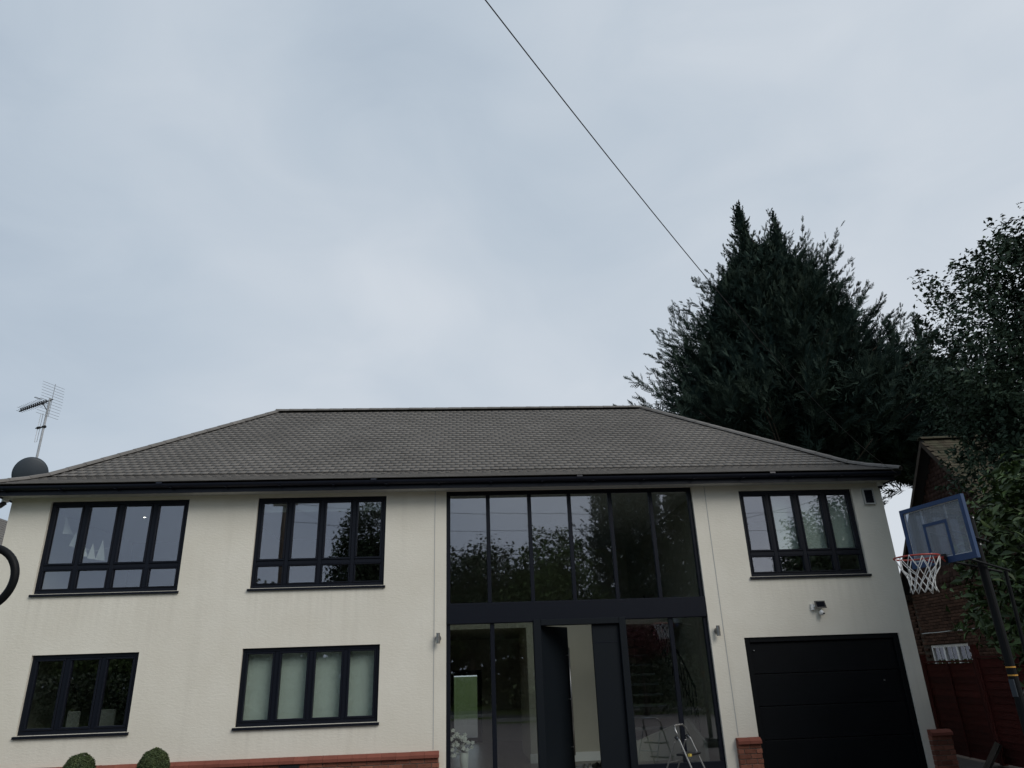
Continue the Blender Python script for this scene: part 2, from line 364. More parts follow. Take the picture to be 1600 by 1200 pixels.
# windows: frame mesh (part) with panes, mullions, transom and sill as sub-parts
def window(key, n, transom=None, sash=True):
    x0, x1, z0, z1 = WIN[key]; yf, yb = .045, .115; fw = .062
    f = MB()
    f.bbox(x0, x1, yf, yb, z1-fw, z1); f.bbox(x0, x0+fw, yf, yb, z0+fw, z1-fw); f.bbox(x1-fw, x1, yf, yb, z0+fw, z1-fw); f.bbox(x0, x1, yf, yb, z0, z0+fw)
    w = f.build('window', 'frame', H)
    step = (x1-x0)/n; mw = .036
    for i in range(1, n):
        c = x0+step*i
        MB().bbox(c-mw, c+mw, yf+.002, yb-.004, z0+fw, z1-fw).build('mullion', 'frame', w)
    bands = [(z0+fw, z1-fw)]
    if transom: bands = [(z0+fw, transom-.036), (transom+.036, z1-fw)]
    for i in range(n):
        a = x0+step*i+(fw if i == 0 else mw); b = x0+step*(i+1)-(fw if i == n-1 else mw)
        if transom: MB().bbox(a+.0005, b-.0005, yf+.004, yb-.006, transom-.036, transom+.036).build('transom', 'frame', w)
        for k, (c, d) in enumerate(bands):
            s = .034 if (k == len(bands)-1) else .022
            # opening sash round each pane
            m = MB(); e = .0006
            m.bbox(a+e, b-e, yf-.012, yb-.012, d-s, d-e); m.bbox(a+e, b-e, yf-.012, yb-.012, c+e, c+s)
            m.bbox(a+e, a+s, yf-.012, yb-.012, c+s, d-s); m.bbox(b-s, b-e, yf-.012, yb-.012, c+s, d-s)
            m.build('sash', 'frame', w)
            j = rng.normal(0, .0016, 2)
            p = MB().box(a+s-.004, b-s+.004, .074, .080, c+s-.004, d-s+.004).build('pane', 'glass', w)
            p.rotation_euler = (j[0], 0, j[1])
    m = MB(); m.prism([(x0-.03, -.038, z0-.046), (x0-.03, -.038, z0-.010), (x0-.03, .09, z0+.004), (x0-.03, .09, z0-.036), (x0-.03, -.005, z0-.046)], (x1-x0+.06, 0, 0))
    m.build('sill', 'frame', w)
    return w
window('UL', 4, 3.395); window('UM', 4, 3.385); window('LM', 4); window('LL', 3); window('UR', 4, 3.335)
# little casement handles on the inner mullion
# tall entrance glazing
gx0, gx1 = BG[0], BG[1]; gy0, gy1 = .05, .13
f = MB(); f.bbox(gx0, gx0+.07, gy0, gy1, 0, 4.53); f.bbox(gx1-.07, gx1, gy0, gy1, 0, 4.53)
f.bbox(gx0, gx1, gy0, gy1, 4.53, 4.60); f.bbox(gx0, 1.18, gy0, gy1, FL, .0); f.bbox(2.80, gx1, gy0, gy1, FL, .0)
gl = f.build('entrance_glazing', 'frame', H)
MB().bbox(gx0+.001, gx1-.001, .012, .15, 2.265, 2.61, .01).build('spandrel_panel', 'frame', gl)
ups = [gx0+.07, .44, 1.205, 1.95, 2.72, 3.49, gx1-.07]
for c in ups[1:-1]: MB().bbox(c-.035, c+.035, gy0+.003, gy1-.004, 2.611, 4.53).build('mullion', 'frame', gl)
for i in range(6):
    a = ups[i]+(0 if i == 0 else .035); b = ups[i+1]-(0 if i == 5 else .035)
    p = MB().box(a+.001, b-.001, .085, .093, 2.612, 4.529).build('pane', 'glass', gl)
    j = rng.normal(0, .0022, 2); p.rotation_euler = (j[0], 0, j[1])
for c in (.472, 3.615): MB().bbox(c-.037, c+.037, gy0+.003, gy1-.004, .001, 2.264).build('mullion', 'frame', gl)
for a, b in ((gx0+.07, .435), (.509, 1.18), (2.80, 3.578), (3.652, gx1-.07)):
    p = MB().box(a+.001, b-.001, .085, .093, .001, 2.264).build('pane', 'glass', gl)
    j = rng.normal(0, .0018, 2); p.rotation_euler = (j[0], 0, j[1])
# door: surround, fixed leaf, open leaf
f = MB(); f.bbox(1.181, 1.31, -.02, .16, FL, 2.30); f.bbox(2.68, 2.799, -.02, .16, FL, 2.30); f.bbox(1.31, 2.68, -.02, .16, 2.20, 2.30)
dr = f.build('front_door', 'door', H)
m = MB(); m.bbox(2.205, 2.678, .045, .10, FL+.02, 2.199); fx = m.build('fixed_leaf', 'door', dr)
for z in (1.90,): MB().box(2.23, 2.655, .040, .046, z-.006, z+.006).build('groove_strip', 'trim', dr)
leafw, th = .88, R(51)
c0 = Vector((1.315, .06)); ax = Vector((math.cos(th), math.sin(th))); ay = Vector((-math.sin(th), math.cos(th)))
def lp(u, v, z): q = c0+ax*u+ay*v; return (q.x, q.y, z)
m = MB(); m.prism([lp(0, 0, FL+.02), lp(leafw, 0, FL+.02), lp(leafw, .055, FL+.02), lp(0, .055, FL+.02)], (0, 0, 2.30)); m.build('open_leaf', 'door', dr)
m = MB(); m.tube([lp(leafw-.09, -.06, .12), lp(leafw-.09, -.06, 1.85)], .014, 8)
for z in (.25, 1.0, 1.72): m.tube([lp(leafw-.09, -.06, z), lp(leafw-.09, .002, z)], .010, 6)
m.build('pull_handle', 'steel', dr, smooth=True)
MB().box(1.31, 2.68, -.05, .17, FL-.03, FL+.012).build('threshold', 'alu', dr)

# garage door: frame and sectional panels
f = MB(); f.bbox(4.870, 4.97, .02, .12, G, 1.893); f.bbox(7.58, 7.680, .02, .12, G, 1.893); f.bbox(4.97, 7.58, .02, .12, 1.81, 1.893)
gd = f.build('garage_door', 'garage', H)
zs = np.linspace(G+.01, 1.808, 5)
for i in range(4):
    m = MB(); m.bbox(4.972, 7.578, .060, .105, zs[i]+.003, zs[i+1]-.003, .008); m.build('door_panel', 'garage', gd)
MB().lathe([(.0, -.01), (.016, -.008), (.016, .008), (.0, .01)], (7.27, .05, 1.13), 10).build('lock', 'steel', gd)
MB().lathe([(.0, -.01), (.014, -.008), (.014, .008), (.0, .01)], (5.03, .05, 1.68), 10).build('sensor', 'steel', gd)

# brick plinth and piers
def unit_mesh(name, w, d, h, m, b=.004):
    me = bpy.data.meshes.new(name); q = MB().bbox(-w/2, w/2, -d/2, d/2, -h/2, h/2, b); me.from_pydata(q.v, [], q.f); me.update(); me.materials.append(M[m]); return me
b_full = unit_mesh('brick', .215, .10, .065, 'brick'); b_half = unit_mesh('brick_half', .1025, .10, .065, 'brick')
def cap_mesh(w):
    q = MB().prism([(-w/2, -.075, -.045), (-w/2, -.075, .0), (-w/2, -.015, .045), (-w/2, .055, .045), (-w/2, .055, -.045)], (w, 0, 0))
    me = bpy.data.meshes.new('coping'); me.from_pydata(q.v, [], q.f); me.update(); me.materials.append(M['capbrick']); return me
def plinth(x0, x1, side=False):
    pl = MB().box(x0+.006, x1-.006, -.072, -.003, G, .243).build('plinth', 'mortar', H)
    n = int(round((x1-x0)/.225)); st = (x1-x0)/n
    for c in range(7):
        z = .2105-c*.075
        if z < G: break
        off = (c % 2)*.5
        for i in range(-1, n+1):
            a = x0+(i+off)*st; b = a+st-.01; a2 = max(a, x0); b2 = min(b, x1)
            if b2-a2 < .05: continue
            full = b2-a2 > .18
            o = link('brick', b_full if full else b_half, ((a2+b2)/2, -.037+rng.normal(0, .0012), z), pl)
            o.scale = ((b2-a2)/(.215 if full else .1025), 1, 1)
    cm = cap_mesh(st-.003)
    for i in range(n): link('coping', cm, (x0+(i+.5)*st, -.058, .292+rng.normal(0, .0008)), pl)
    return pl
pl = plinth(-7.96, -.43); plinth(4.47, 4.866); plinth(7.79, 8.16)
MB().bbox(-2.92, -2.62, -.115, -.09, .16, .232).build('air_vent', 'black', pl)

# roof ------------------------------------------------------------
YE, ZE, D1, S1, DR, ZR, XE = -.42, 4.745, .55, .44, 3.85, 7.41, 8.14
S2 = (ZR-ZE-S1*D1)/(DR-D1); KX = .958          # the hip ends are a little steeper than the long sides
def rz(d): return ZE+S1*d if d < D1 else ZE+S1*D1+S2*(d-D1)
YR = YE+DR
m = MB()
def ring(d, z): return [(-XE+KX*d, YE+d, z), (XE-KX*d, YE+d, z), (XE-KX*d, 2*YR-YE-d, z), (-XE+KX*d, 2*YR-YE-d, z)]
lv = [ring(0, ZE-.02), ring(D1, rz(D1)-.02), ring(DR-.001, ZR-.02)]
m.v = [p for r in lv for p in r]
for k in (0, 1):
    for j in range(4): m.f.append((k*4+j, k*4+(j+1) % 4, k*4+4+(j+1) % 4, k*4+4+j))
m.f.append((8, 9, 10, 11)); m.f.append((3, 2, 1, 0))
roof = m.build('roof', 'deck', H)
L1 = D1*math.hypot(1, S1); L2 = (DR-D1)*math.hypot(1, S2); GA = .138; TW = .168
def slope_pt(s):
    if s < L1: d = s/math.hypot(1, S1); return d, ZE+S1*d, math.atan(S1)
    d = D1+(s-L1)/math.hypot(1, S2); return d, rz(d), math.atan(S2)
tile_me = bpy.data.meshes.new('roof_tile')
q = MB(); tw, tl, tt = TW-.0015, .195, .018
q.add([(-tw/2,0,.022),(tw/2,0,.022),(tw/2,tl,.0),(-tw/2,tl,.0),(-tw/2,0,.022+tt),(tw/2,0,.022+tt),(tw/2,tl,tt),(-tw/2,tl,tt)],
      [(0,3,2,1),(4,5,6,7),(0,1,5,4),(1,2,6,5),(2,3,7,6),(3,0,4,7)])
tile_me.from_pydata(q.v, [], q.f); tile_me.update(); tile_me.materials.append(M['tile'])
TV = np.array(q.v); TF = np.array(q.f)
def tile_rows(side):
    """transforms (u, s, tilt) for one roof face; u runs along the eave, half = eave half-length"""
    half = XE if side in 'FB' else (YR-YE); rows = []
    s = 0.0; i = 0
    while s < L1+L2-.05:
        d, z, a = slope_pt(max(s, .0)); w = half-(KX if side in 'FB' else 1)*d
        n0 = -int(w/TW)-1; off = (i % 2)*.5
        us = [(k+off)*TW for k in range(n0, -n0+1) if abs((k+off)*TW) < w+TW*.30]
        rows.append((d, z, a, w, us)); s += GA; i += 1
    return rows
def place(side, u, d, z):
    if side == 'F': return (u, YE+d, z)
    if side == 'R': return (XE-d, YR+u, z)
    if side == 'L': return (-XE+d, YR-u, z)
    return (-u, 2*YR-YE-d, z)
ROT = dict(F=0, R=math.pi/2, L=-math.pi/2, B=math.pi)
for side in 'FRL':
    Vs, Fs, nb = [], [], 0
    for ri, (d, z, a, w, us) in enumerate(tile_rows(side)):
        for u in us:
            ja = rng.normal(0, .0025); ju = rng.normal(0, .0008); jd = rng.normal(0, .0012)
            if side == 'F' and ri < 3 and abs(u) < w-TW*.5:
                o = link('roof_tile', tile_me, place(side, u+ju, d+jd-.03, z-.03*S1), roof); o.rotation_euler = (a+ja*.6, 0, 0); continue
            v = TV.copy(); v[:, 0] = np.clip(v[:, 0]+u+ju, -(w-.0), w-.0)
            if np.ptp(v[:, 0]) < .02: continue
            ca, sa = math.cos(a+ja), math.sin(a+ja)
            y = v[:, 1]*ca-v[:, 2]*sa+d+jd-.03; zz = v[:, 1]*sa+v[:, 2]*ca+z-.03*math.tan(a)
            wl = XE-KX*y if side == 'F' else (YR-YE)-y
            xx = np.clip(v[:, 0], -wl, wl)
            if side == 'F': P = np.stack([xx, YE+y, zz], 1)
            elif side == 'R': P = np.stack([XE-KX*y, YR+xx, zz], 1)
            else: P = np.stack([-XE+KX*y, YR-xx, zz], 1)
            Vs.append(P); Fs.append(TF+nb); nb += 8
    npbuild('tile_courses', np.concatenate(Vs), np.concatenate(Fs), 'tile', roof)
# ridge and hip tiles
def angle_tile(L_):
    q = MB(); n = 7; prof = []
    for i in range(n):
        t = math.pi*(i/(n-1)); prof.append((.115*math.cos(t), .075*math.sin(t)))
    inner = [(.095*math.cos(math.pi*(i/(n-1))), .058*math.sin(math.pi*(i/(n-1)))) for i in range(n)]
    poly = [(0, a, b) for a, b in prof]+[(0, a, b) for a, b in inner[::-1]]
    k = len(poly); vs = poly+[(L_, a*.93, b*.93) for _, a, b in poly]
    fs = [(i, i+1, i+1+k, i+k) for i in range(k-1)]+[(k-1, 0, k, 2*k-1)]
    for i in range(n-1): fs += [(i, k-1-i, k-2-i, i+1), (k+i, k+i+1, 2*k-2-i, 2*k-1-i)]
    q.add(vs, fs); me = bpy.data.meshes.new('ridge_tile'); me.from_pydata(q.v, [], q.f); me.update(); me.materials.append(M['cap']); return me
rt_me = angle_tile(.325)
def caps(pts):
    pts = [Vector(p) for p in pts]; seg = [0]
    for a, b in zip(pts, pts[1:]): seg.append(seg[-1]+(b-a).length)
    n = max(1, int(seg[-1]/.31)); st = seg[-1]/n
    def at(s):
        for i in range(len(seg)-1):
            if s <= seg[i+1] or i == len(seg)-2: return pts[i].lerp(pts[i+1], (s-seg[i])/(seg[i+1]-seg[i]))
    for i in range(n):
        a = at(i*st); b = at(min(i*st+.31, seg[-1])); d = (b-a).normalized()
        yv = Vector((0, 0, 1)).cross(d).normalized(); zv = d.cross(yv)
        o = link('ridge_tile', rt_me, a+Vector((0, 0, .012)), roof)
        o.rotation_euler = Matrix((d, yv, zv)).transposed().to_euler()
        o.rotation_euler.x += rng.normal(0, .008)
def hip(sx, sy): return [(sx*(XE-KX*d), (YE+d) if sy < 0 else (2*YR-YE-d), rz(d)+.004) for d in (-.03, .2, .42, .55, .75, 1.2, DR)]
for sx in (-1, 1):
    for sy in (-1, 1): caps(hip(sx, sy))
caps([(-XE+KX*DR-.02, YR, ZR+.018), (XE-KX*DR-.06, YR, ZR+.018)])
# eaves: soffit, fascia, gutter
ef = .30
for a, b, c, d in ((-XE+.06, XE-.06, YE+.10, -.001), (-XE+.06, XE-.06, YB+T+.001, 2*YR-YE-.10)): MB().box(a, b, c, d, 4.600, 4.618).build('soffit', 'soffit', H)
for a, b in ((-XE+.06, -XW-.001), (XW+.001, XE-.06)): MB().box(a, b, 0, YB+T, 4.600, 4.618).build('soffit', 'soffit', H)
X2 = XE-.06; Y2 = 2*YR-YE-.06
MB().box(-X2, X2, YE+.08, YE+.10, 4.575, 4.755).build('fascia', 'trim', H)
MB().box(-X2, -X2+.02, YE+.101, Y2, 4.575, 4.755).build('fascia', 'trim', H); MB().box(X2-.02, X2, YE+.101, Y2, 4.575, 4.755).build('fascia', 'trim', H)
def gutter(p0, p1, nrm):
    p0, p1, nrm = Vector(p0), Vector(p1), Vector(nrm); q = MB(); n = 9
    prof = [(.058+.058*math.cos(math.pi*i/(n-1)), -.066*math.sin(math.pi*i/(n-1))) for i in range(n)]
    inn = [(.058+.051*math.cos(math.pi*i/(n-1)), .001-.059*math.sin(math.pi*i/(n-1))) for i in range(n)][::-1]
    poly = [p0+nrm*a+Vector((0, 0, b)) for a, b in prof+inn]
    d = p1-p0; k = len(poly); vs = poly+[p+d for p in poly]; fs = [(i, (i+1) % k, (i+1) % k+k, i+k) for i in range(k)]
    fs += [tuple(range(n)), tuple(k+i for i in range(n))[::-1]]
    q.add(vs, fs); return q
gt = gutter((-X2-.1, YE+.079, 4.715), (X2+.08, YE+.079, 4.715), (0, -1, 0)).build('gutter', 'trim', H)
gutter((X2+.001, YE+.05, 4.715), (X2+.001, Y2, 4.715), (1, 0, 0)).build('gutter', 'trim', H)
gutter((-X2-.001, YE+.05, 4.715), (-X2-.001, Y2, 4.715), (-1, 0, 0)).build('gutter', 'trim', H)
for i in range(18): MB().box(-7.9+i*.93, -7.87+i*.93, YE-.045, YE+.079, 4.638, 4.646).build('gutter_bracket', 'trim', gt)
for xx in (-5.3, -1.6, 2.1, 5.7): MB().tube([(xx-.05, YE+.021, 4.716), (xx+.05, YE+.021, 4.716)], .064, 12).build('gutter_union', 'trim', gt)

# interior: floors, partitions, stairs
MB().box(-XW+T+.002, XW-T-.002, T+.002, YB-.002, FL-.1, FL).build('floor', 'floor', H)
MB().box(-XW+T+.002, -.56, T+.002, YB-.002, 2.22, 2.50).build('upper_floor', 'dim', H)
MB().box(4.56, XW-T-.002, T+.002, YB-.002, 2.22, 2.50).build('upper_floor', 'dim', H)
MB().box(-XW+T+.002, XW-T-.002, T+.002, YB-.002, 4.56, 4.598).build('ceiling', 'white', H)
for xx in (-.56, 4.46): MB().box(xx, xx+.10, T+.002, YB-.002, FL+.001, 4.558).build('partition_wall', 'cream', H)
for z0, z1 in ((FL+.001, 2.218), (2.502, 4.558)):
    MB().box(-4.45, -4.33, T+.002, 5, z0, z1).build('partition_wall', 'dim', H)
    MB().box(-XW+T+.003, -.565, 4.3, 4.4, z0+.001, z1-.001).build('partition_wall', 'dim', H)
MB().box(4.565, XW-T-.003, 3.3, 3.4, 2.503, 4.557).build('partition_wall', 'dim', H)
# hall: store block facing the door, landing, skirting
MB().box(1.22, 3.02, 2.0, 4.2, FL+.002, 2.30).build('partition_wall', 'cream', H)
MB().box(1.205, 3.03, 1.982, 1.998, FL+.003, FL+.16).build('skirting', 'white', H)
MB().box(-.455, 4.455, 2.2, YB-.003, 2.301, 2.50).build('landing', 'cream', H)
# garden door
f = MB(); f.box(BD[0], BD[0]+.07, YB+.05, YB+.12, FL, 1.56); f.box(BD[1]-.12, BD[1], YB+.05, YB+.12, FL, 1.56); f.box(BD[0]+.07, BD[1]-.12, YB+.05, YB+.12, 1.44, 1.56); f.box(BD[0]+.07, BD[1]-.12, YB+.05, YB+.12, FL, FL+.12)
gdn = f.build('garden_door', 'frame', H)
MB().box(BD[0]+.071, BD[1]-.121, YB+.08, YB+.088, FL+.121, 1.439).build('pane', 'clear', gdn)
# quarter-turn stair against the right wall
st = MB()
st.prism([(3.02, 1.55, FL+.002), (3.02, 1.55, .17), (4.18, 1.55, .56), (4.18, 1.55, FL+.002)], (0, .08, 0))
st.prism([(4.181, 1.55, FL+.002), (4.181, 1.55, .56), (4.181, .62, .22), (4.181, .62, FL+.002)], (-.06, 0, 0))
sto = st.build('stair', 'cream', H)
for i in range(12):
    MB().box(3.1, 4.0, 1.66+i*.24, 1.66+(i+1)*.24-.002, FL+.3+i*.19, FL+.34+i*.19).build('tread', 'dim', sto)
m = MB(); m.tube([(4.12, .75, 1.10), (4.12, 1.6, 1.72), (4.0, 3.4, 2.95)], .022, 8); m.build('handrail', 'blackmetal', sto)
for i in range(14):
    t = i/13; y = .75+2.4*t; zt = 1.10+.73*min(y-.75, .85)+.69*max(0, y-1.6)
    MB().tube([(4.12-.05*t, y, zt-.72), (4.12-.05*t, y, zt)], .010, 6).build('baluster', 'blackmetal', sto)
m = MB(); m.tube([(4.12, .75, .62), (4.12, 1.6, 1.24), (4.0, 3.4, 2.45)], .016, 6); m.build('bottom_rail', 'blackmetal', sto)

# ------------------------------------------------------------------ things in and on the house
# blinds
def blind(x0, x1, z0, z1, y, label, group=None, m='blind'):
    t = thing('roller_blind', ((x0+x1)/2, y, z0), label, 'blind', group)
    MB().tube([(x0, y, z1), (x1, y, z1)], .022, 10).build('roller', m, t)
    n = 5; q = MB()
    for i in range(n):
        zz0 = z0+(z1-z0)*i/n; zz1 = z0+(z1-z0)*(i+1)/n
        q.box(x0+.006, x1-.006, y+.018+.003*math.sin(i), y+.020+.003*math.sin(i), zz0, zz1)
    q.build('fabric', m, t); MB().box(x0+.004, x1-.004, y+.012, y+.028, z0-.022, z0-.001).build('bottom_bar', 'white', t)
for i in range(4):
    a, b, z0, z1 = WIN['LM']; s = (b-a)/4
    blind(a+s*i+.05, a+s*(i+1)-.05, z0+.06+(0, .04, .02, .03)[i], z1-.08, .17, 'pale green roller blind pulled right down in the ground floor four-light window', 'lowered blinds of the ground floor window')
for i in range(1, 4):
    a, b, z0, z1 = WIN['UR']; s = (b-a)/4
    blind(a+s*i+.03, a+s*(i+1)-.03, 3.35, z1-.07, .17, 'pale green roller blind lowered in the upstairs window above the garage', 'lowered blinds above the garage')
for i in range(4):
    a, b, z0, z1 = WIN['UM']; s = (b-a)/4
    blind(a+s*i+.05, a+s*(i+1)-.05, 4.33, z1-.07, .17, 'white roller blind rolled almost up in the upstairs window beside the entrance glazing', 'raised blinds of the upstairs window', 'blindw')
# paper garland in the far upstairs window
g = thing('paper_garland', (-6.95, .34, 3.6), 'string of white paper pennants hanging inside an upstairs window', 'garland')
pts = [(-7.2+.9*t, .34, 4.33-.55*t-.28*math.sin(math.pi*t)) for t in np.linspace(0, 1, 12)]
MB().tube(pts, .004, 5).build('string', 'cord', g)
for k, (t, s) in enumerate(((.10, .17), (.30, .15), (.5, .16), (.68, .15), (.86, .20))):
    px = -7.2+.9*t; pz = 4.33-.55*t-.28*math.sin(math.pi*t); w = s*.48
    o = MB().prism([(px-w*.3, .33, pz+s*.9), (px+w*.9, .325, pz-s), (px-w, .335, pz-s*.9)], (0, .004, 0)).build('pennant', 'petal', g)
    o.rotation_euler = (0, rng.normal(0, .2), rng.normal(0, .35))
sp = thing('ceiling_spotlight', (-6.3, 1.5, 4.555), 'small lit ceiling spotlight inside an upstairs room', 'ceiling light')
MB().lathe([(.045, -.006), (.045, 0), (.03, .001)], (-6.3, 1.5, 4.556), 16).build('bezel', 'white', sp)
MB().lathe([(.018, -.010), (.020, -.0065)], (-6.3, 1.5, 4.556), 14).build('lamp', 'lamp', sp)
# desk things behind the small ground floor window
for k, (x, w, h, z) in enumerate(((-6.52, .20, .27, .84), (-6.05, .40, .26, .86))):
    t = thing('computer_monitor', (x, .55, .70), ('narrow' if k == 0 else 'wide')+' pale back of a screen behind the small ground floor window', 'monitor')
    MB().bbox(x-w/2, x+w/2, .55, .585, z, z+h, .01).build('screen', 'dim', t); MB().box(x-.03, x+.03, .586, .62, .72, z+.15).build('stand', 'white', t); MB().box(x-.1, x+.1, .53, .72, .70, .719).build('foot', 'white', t)
t = thing('desk', (-6.2, .7, FL), 'white desk under the small ground floor window', 'desk')
MB().box(-6.95, -5.5, .42, 1.05, .66, .699).build('desk_top', 'white', t)
for x in (-6.9, -5.55):
    for y in (.46, 1.0): MB().box(x-.025, x+.025, y-.025, y+.025, FL+.001, .66).build('leg', 'white', t)
# small things on the upstairs sills
for x0, w, h, lab in ((-2.23, .09, .075, 'small white card box on an upstairs window sill'), (-6.15, .55, .08, 'folded white cloth lying on an upstairs window sill')):
    zb = 2.955
    q = MB(); n = 6
    for i in range(n): q.bbox(x0-w/2+w*i/n, x0-w/2+w*(i+1)/n+.004, .15+.006*(i % 2), .24, zb+.001, zb+h*(.7+.3*math.sin(1.7*i+1)**2), .008)
    tag(q.build('sill_cloth' if w > .2 else 'card_box', 'white', base=True), lab, 'cloth' if w > .2 else 'box')
# vase of white flowers behind the entrance glass
t = thing('flower_vase', (-.03, .62, FL), 'white vase of white flowers on the floor behind the entrance glass', 'vase')
MB().lathe([(.055, 0), (.062, .02), (.068, .2), (.075, .36), (.066, .36), (.06, .2), (.05, .03)], (-.03, .62, FL+.001), 18).build('vase', 'white', t, smooth=True)
fl = MB(); stem = MB()
for k in range(34):
    a = rng.uniform(0, 6.283); r = .21*math.sqrt(rng.uniform()); h = FL+.40+rng.uniform(0, .30)-(.10 if rng.uniform() < .3 else 0)
    c = Vector((-.05+r*math.cos(a), .62+r*.7*math.sin(a), h)); stem.tube([(-.03, .62, FL+.34), c], .003, 4)
    for p in range(5):
        an = p*1.2566+a; d = Vector((math.cos(an), math.sin(an)*.6, math.sin(an)*.8)); u = Vector((-math.sin(an), .1, math.cos(an)))
        fl.add([c, c+d*.022+u*.016, c+d*.042, c+d*.022-u*.016], [(0, 1, 2, 3)])
stem.build('stem', 'leafdark', t); o = fl.build('blossom', 'petal', t); o['kind'] = 'stuff'
# shoes inside the door
for k, (x, y, rzv, m_) in enumerate(((1.98, .92, .5, 'shoe'), (2.10, .98, .35, 'shoe'), (2.26, 1.02, .2, 'black'), (2.36, 1.06, .1, 'black'))):
    t = thing('shoe', (x, y, FL), ('pale' if m_ == 'shoe' else 'black')+' shoe on the hall floor just inside the open door', 'shoe', ('pale' if m_ == 'shoe' else 'black')+' shoes inside the door', rzv, local=True)
    q = MB(); secs = [(-.13, .030, .075), (-.09, .036, .085), (-.03, .032, .060), (.04, .042, .045), (.10, .040, .035), (.13, .022, .022)]
    for yy, w, h in secs:
        for j in range(8):
            a = math.pi*j/7; q.v.append((w*math.cos(a), yy, .016+h*math.sin(a)))
    for i in range(len(secs)-1):
        for j in range(7): q.f.append((i*8+j, i*8+j+1, i*8+9+j, i*8+8+j))
    q.f += [tuple(range(8)), tuple(40+j for j in range(8))[::-1]]
    q.build('upper', m_, t, smooth=True)
    s = MB(); s.prism([(-.032, -.135, .001), (.032, -.135, .001), (.044, .05, .001), (.03, .135, .001), (-.03, .135, .001), (-.044, .05, .001)], (0, 0, .016)); s.build('sole', 'white' if m_ == 'shoe' else 'black', t)

# wall lights (up/down cylinders)
for x, z, lab in ((-.455, 2.045, 'steel up and down wall light on the wall beside the two blind windows'), (4.40, 2.02, 'steel up and down wall light on the wall beside the garage door')):
    t = thing('wall_light', (x, 0, z), lab, 'wall light')
    q = MB().lathe([(.052, -.004), (.052, .004)], (0, 0, 0), 18)
    q.v = [(x+a, -.006-c, z+b) for a, b, c in q.v]; q.build('back_plate', 'steel', t, smooth=False)
    MB().tube([(x, -.008, z), (x, -.055, z)], .016, 8).build('arm', 'steel', t)
    MB().lathe([(.030, -.085), (.033, -.083), (.033, -.012), (.030, -.010), (.030, .010), (.033, .012), (.033, .083), (.030, .085)], (x, -.085, z), 18).build('lamp_body', 'steel', t, smooth=False)
# solar floodlight with sensor
t = thing('solar_light', (6.30, 0, 2.36), 'small solar panel light with round sensor on the wall above the garage door', 'security light')
MB().box(6.16, 6.21, -.04, -.001, 2.32, 2.42).build('bracket', 'white', t)
q = MB().box(-.095, .095, -.008, .008, -.065, .065); rot = Matrix.Rotation(R(-18), 3, 'X') @ Matrix.Rotation(R(0), 3, 'Z')
q.v = [tuple(rot @ Vector(p)+Vector((6.315, -.08, 2.405))) for p in q.v]; pn = q.build('panel_frame', 'black', t)
q = MB().box(-.075, .075, -.012, -.0085, -.046, .046); q.v = [tuple(rot @ Vector(p)+Vector((6.315, -.08, 2.405))) for p in q.v]; q.build('solar_cell', 'solar', pn)
MB().tube([(6.19, -.03, 2.37), (6.24, -.06, 2.385), (6.30, -.075, 2.39)], .012, 6).build('arm', 'white', t)
MB().tube([(6.315, -.075, 2.33), (6.315, -.07, 2.29)], .012, 6).build('neck', 'white', t)
MB().lathe([(0, -.045), (.026, -.038), (.042, -.012), (.042, .012), (.026, .038), (0, .045)], (6.315, -.07, 2.265), 14).build('sensor_head', 'white', t, smooth=True)
MB().lathe([(0, -.014), (.017, -.01), (.017, .01), (0, .014)], (6.335, -.112, 2.25), 10).build('lens', 'black', t, smooth=True)
# bell box / vent box
t = thing('wall_box', (7.68, 0, 4.18), 'dark louvred box with pale frame high on the wall beside the corner', 'vent box')
q = MB(); q.box(7.575, 7.60, -.05, -.001, 4.19, 4.49); q.box(7.765, 7.79, -.05, -.001, 4.19, 4.49); q.box(7.60, 7.765, -.05, -.001, 4.19, 4.215); q.box(7.60, 7.765, -.05, -.001, 4.465, 4.49); q.build('surround', 'soffit', t)
MB().box(7.601, 7.764, -.03, -.002, 4.216, 4.464).build('back_panel', 'trim', t)
for i in range(5):
    z = 4.235+i*.046; MB().prism([(7.602, -.046, z), (7.602, -.032, z+.034), (7.602, -.030, z+.030), (7.602, -.042, z-.002)], (.161, 0, 0)).build('louvre', 'trim', t)
# cctv cameras under the eaves
for x, y, lab in ((-8.03, -.06, 'white and black dome camera under the eaves on the satellite dish side of the house'), (7.93, -.05, 'white security camera under the eaves at the corner above the louvred box')):
    t = thing('security_camera', (x, y, 4.47), lab, 'camera')
    MB().lathe([(.050, .0), (.055, -.02), (.055, -.07), (.045, -.075)], (x, y-.02, 4.599), 16).build('mount', 'white', t, smooth=False)
    if x < 0:
        q = MB(); q.tube([(x, y-.02, 4.52), (x-.05, y-.07, 4.44)], .045, 14); q.build('housing', 'black', t)
    else:
        MB().lathe([(.0, -.05), (.025, -.042), (.04, -.015), (.042, .0)], (x, y-.02, 4.522), 14).build('dome', 'black', t, smooth=True)
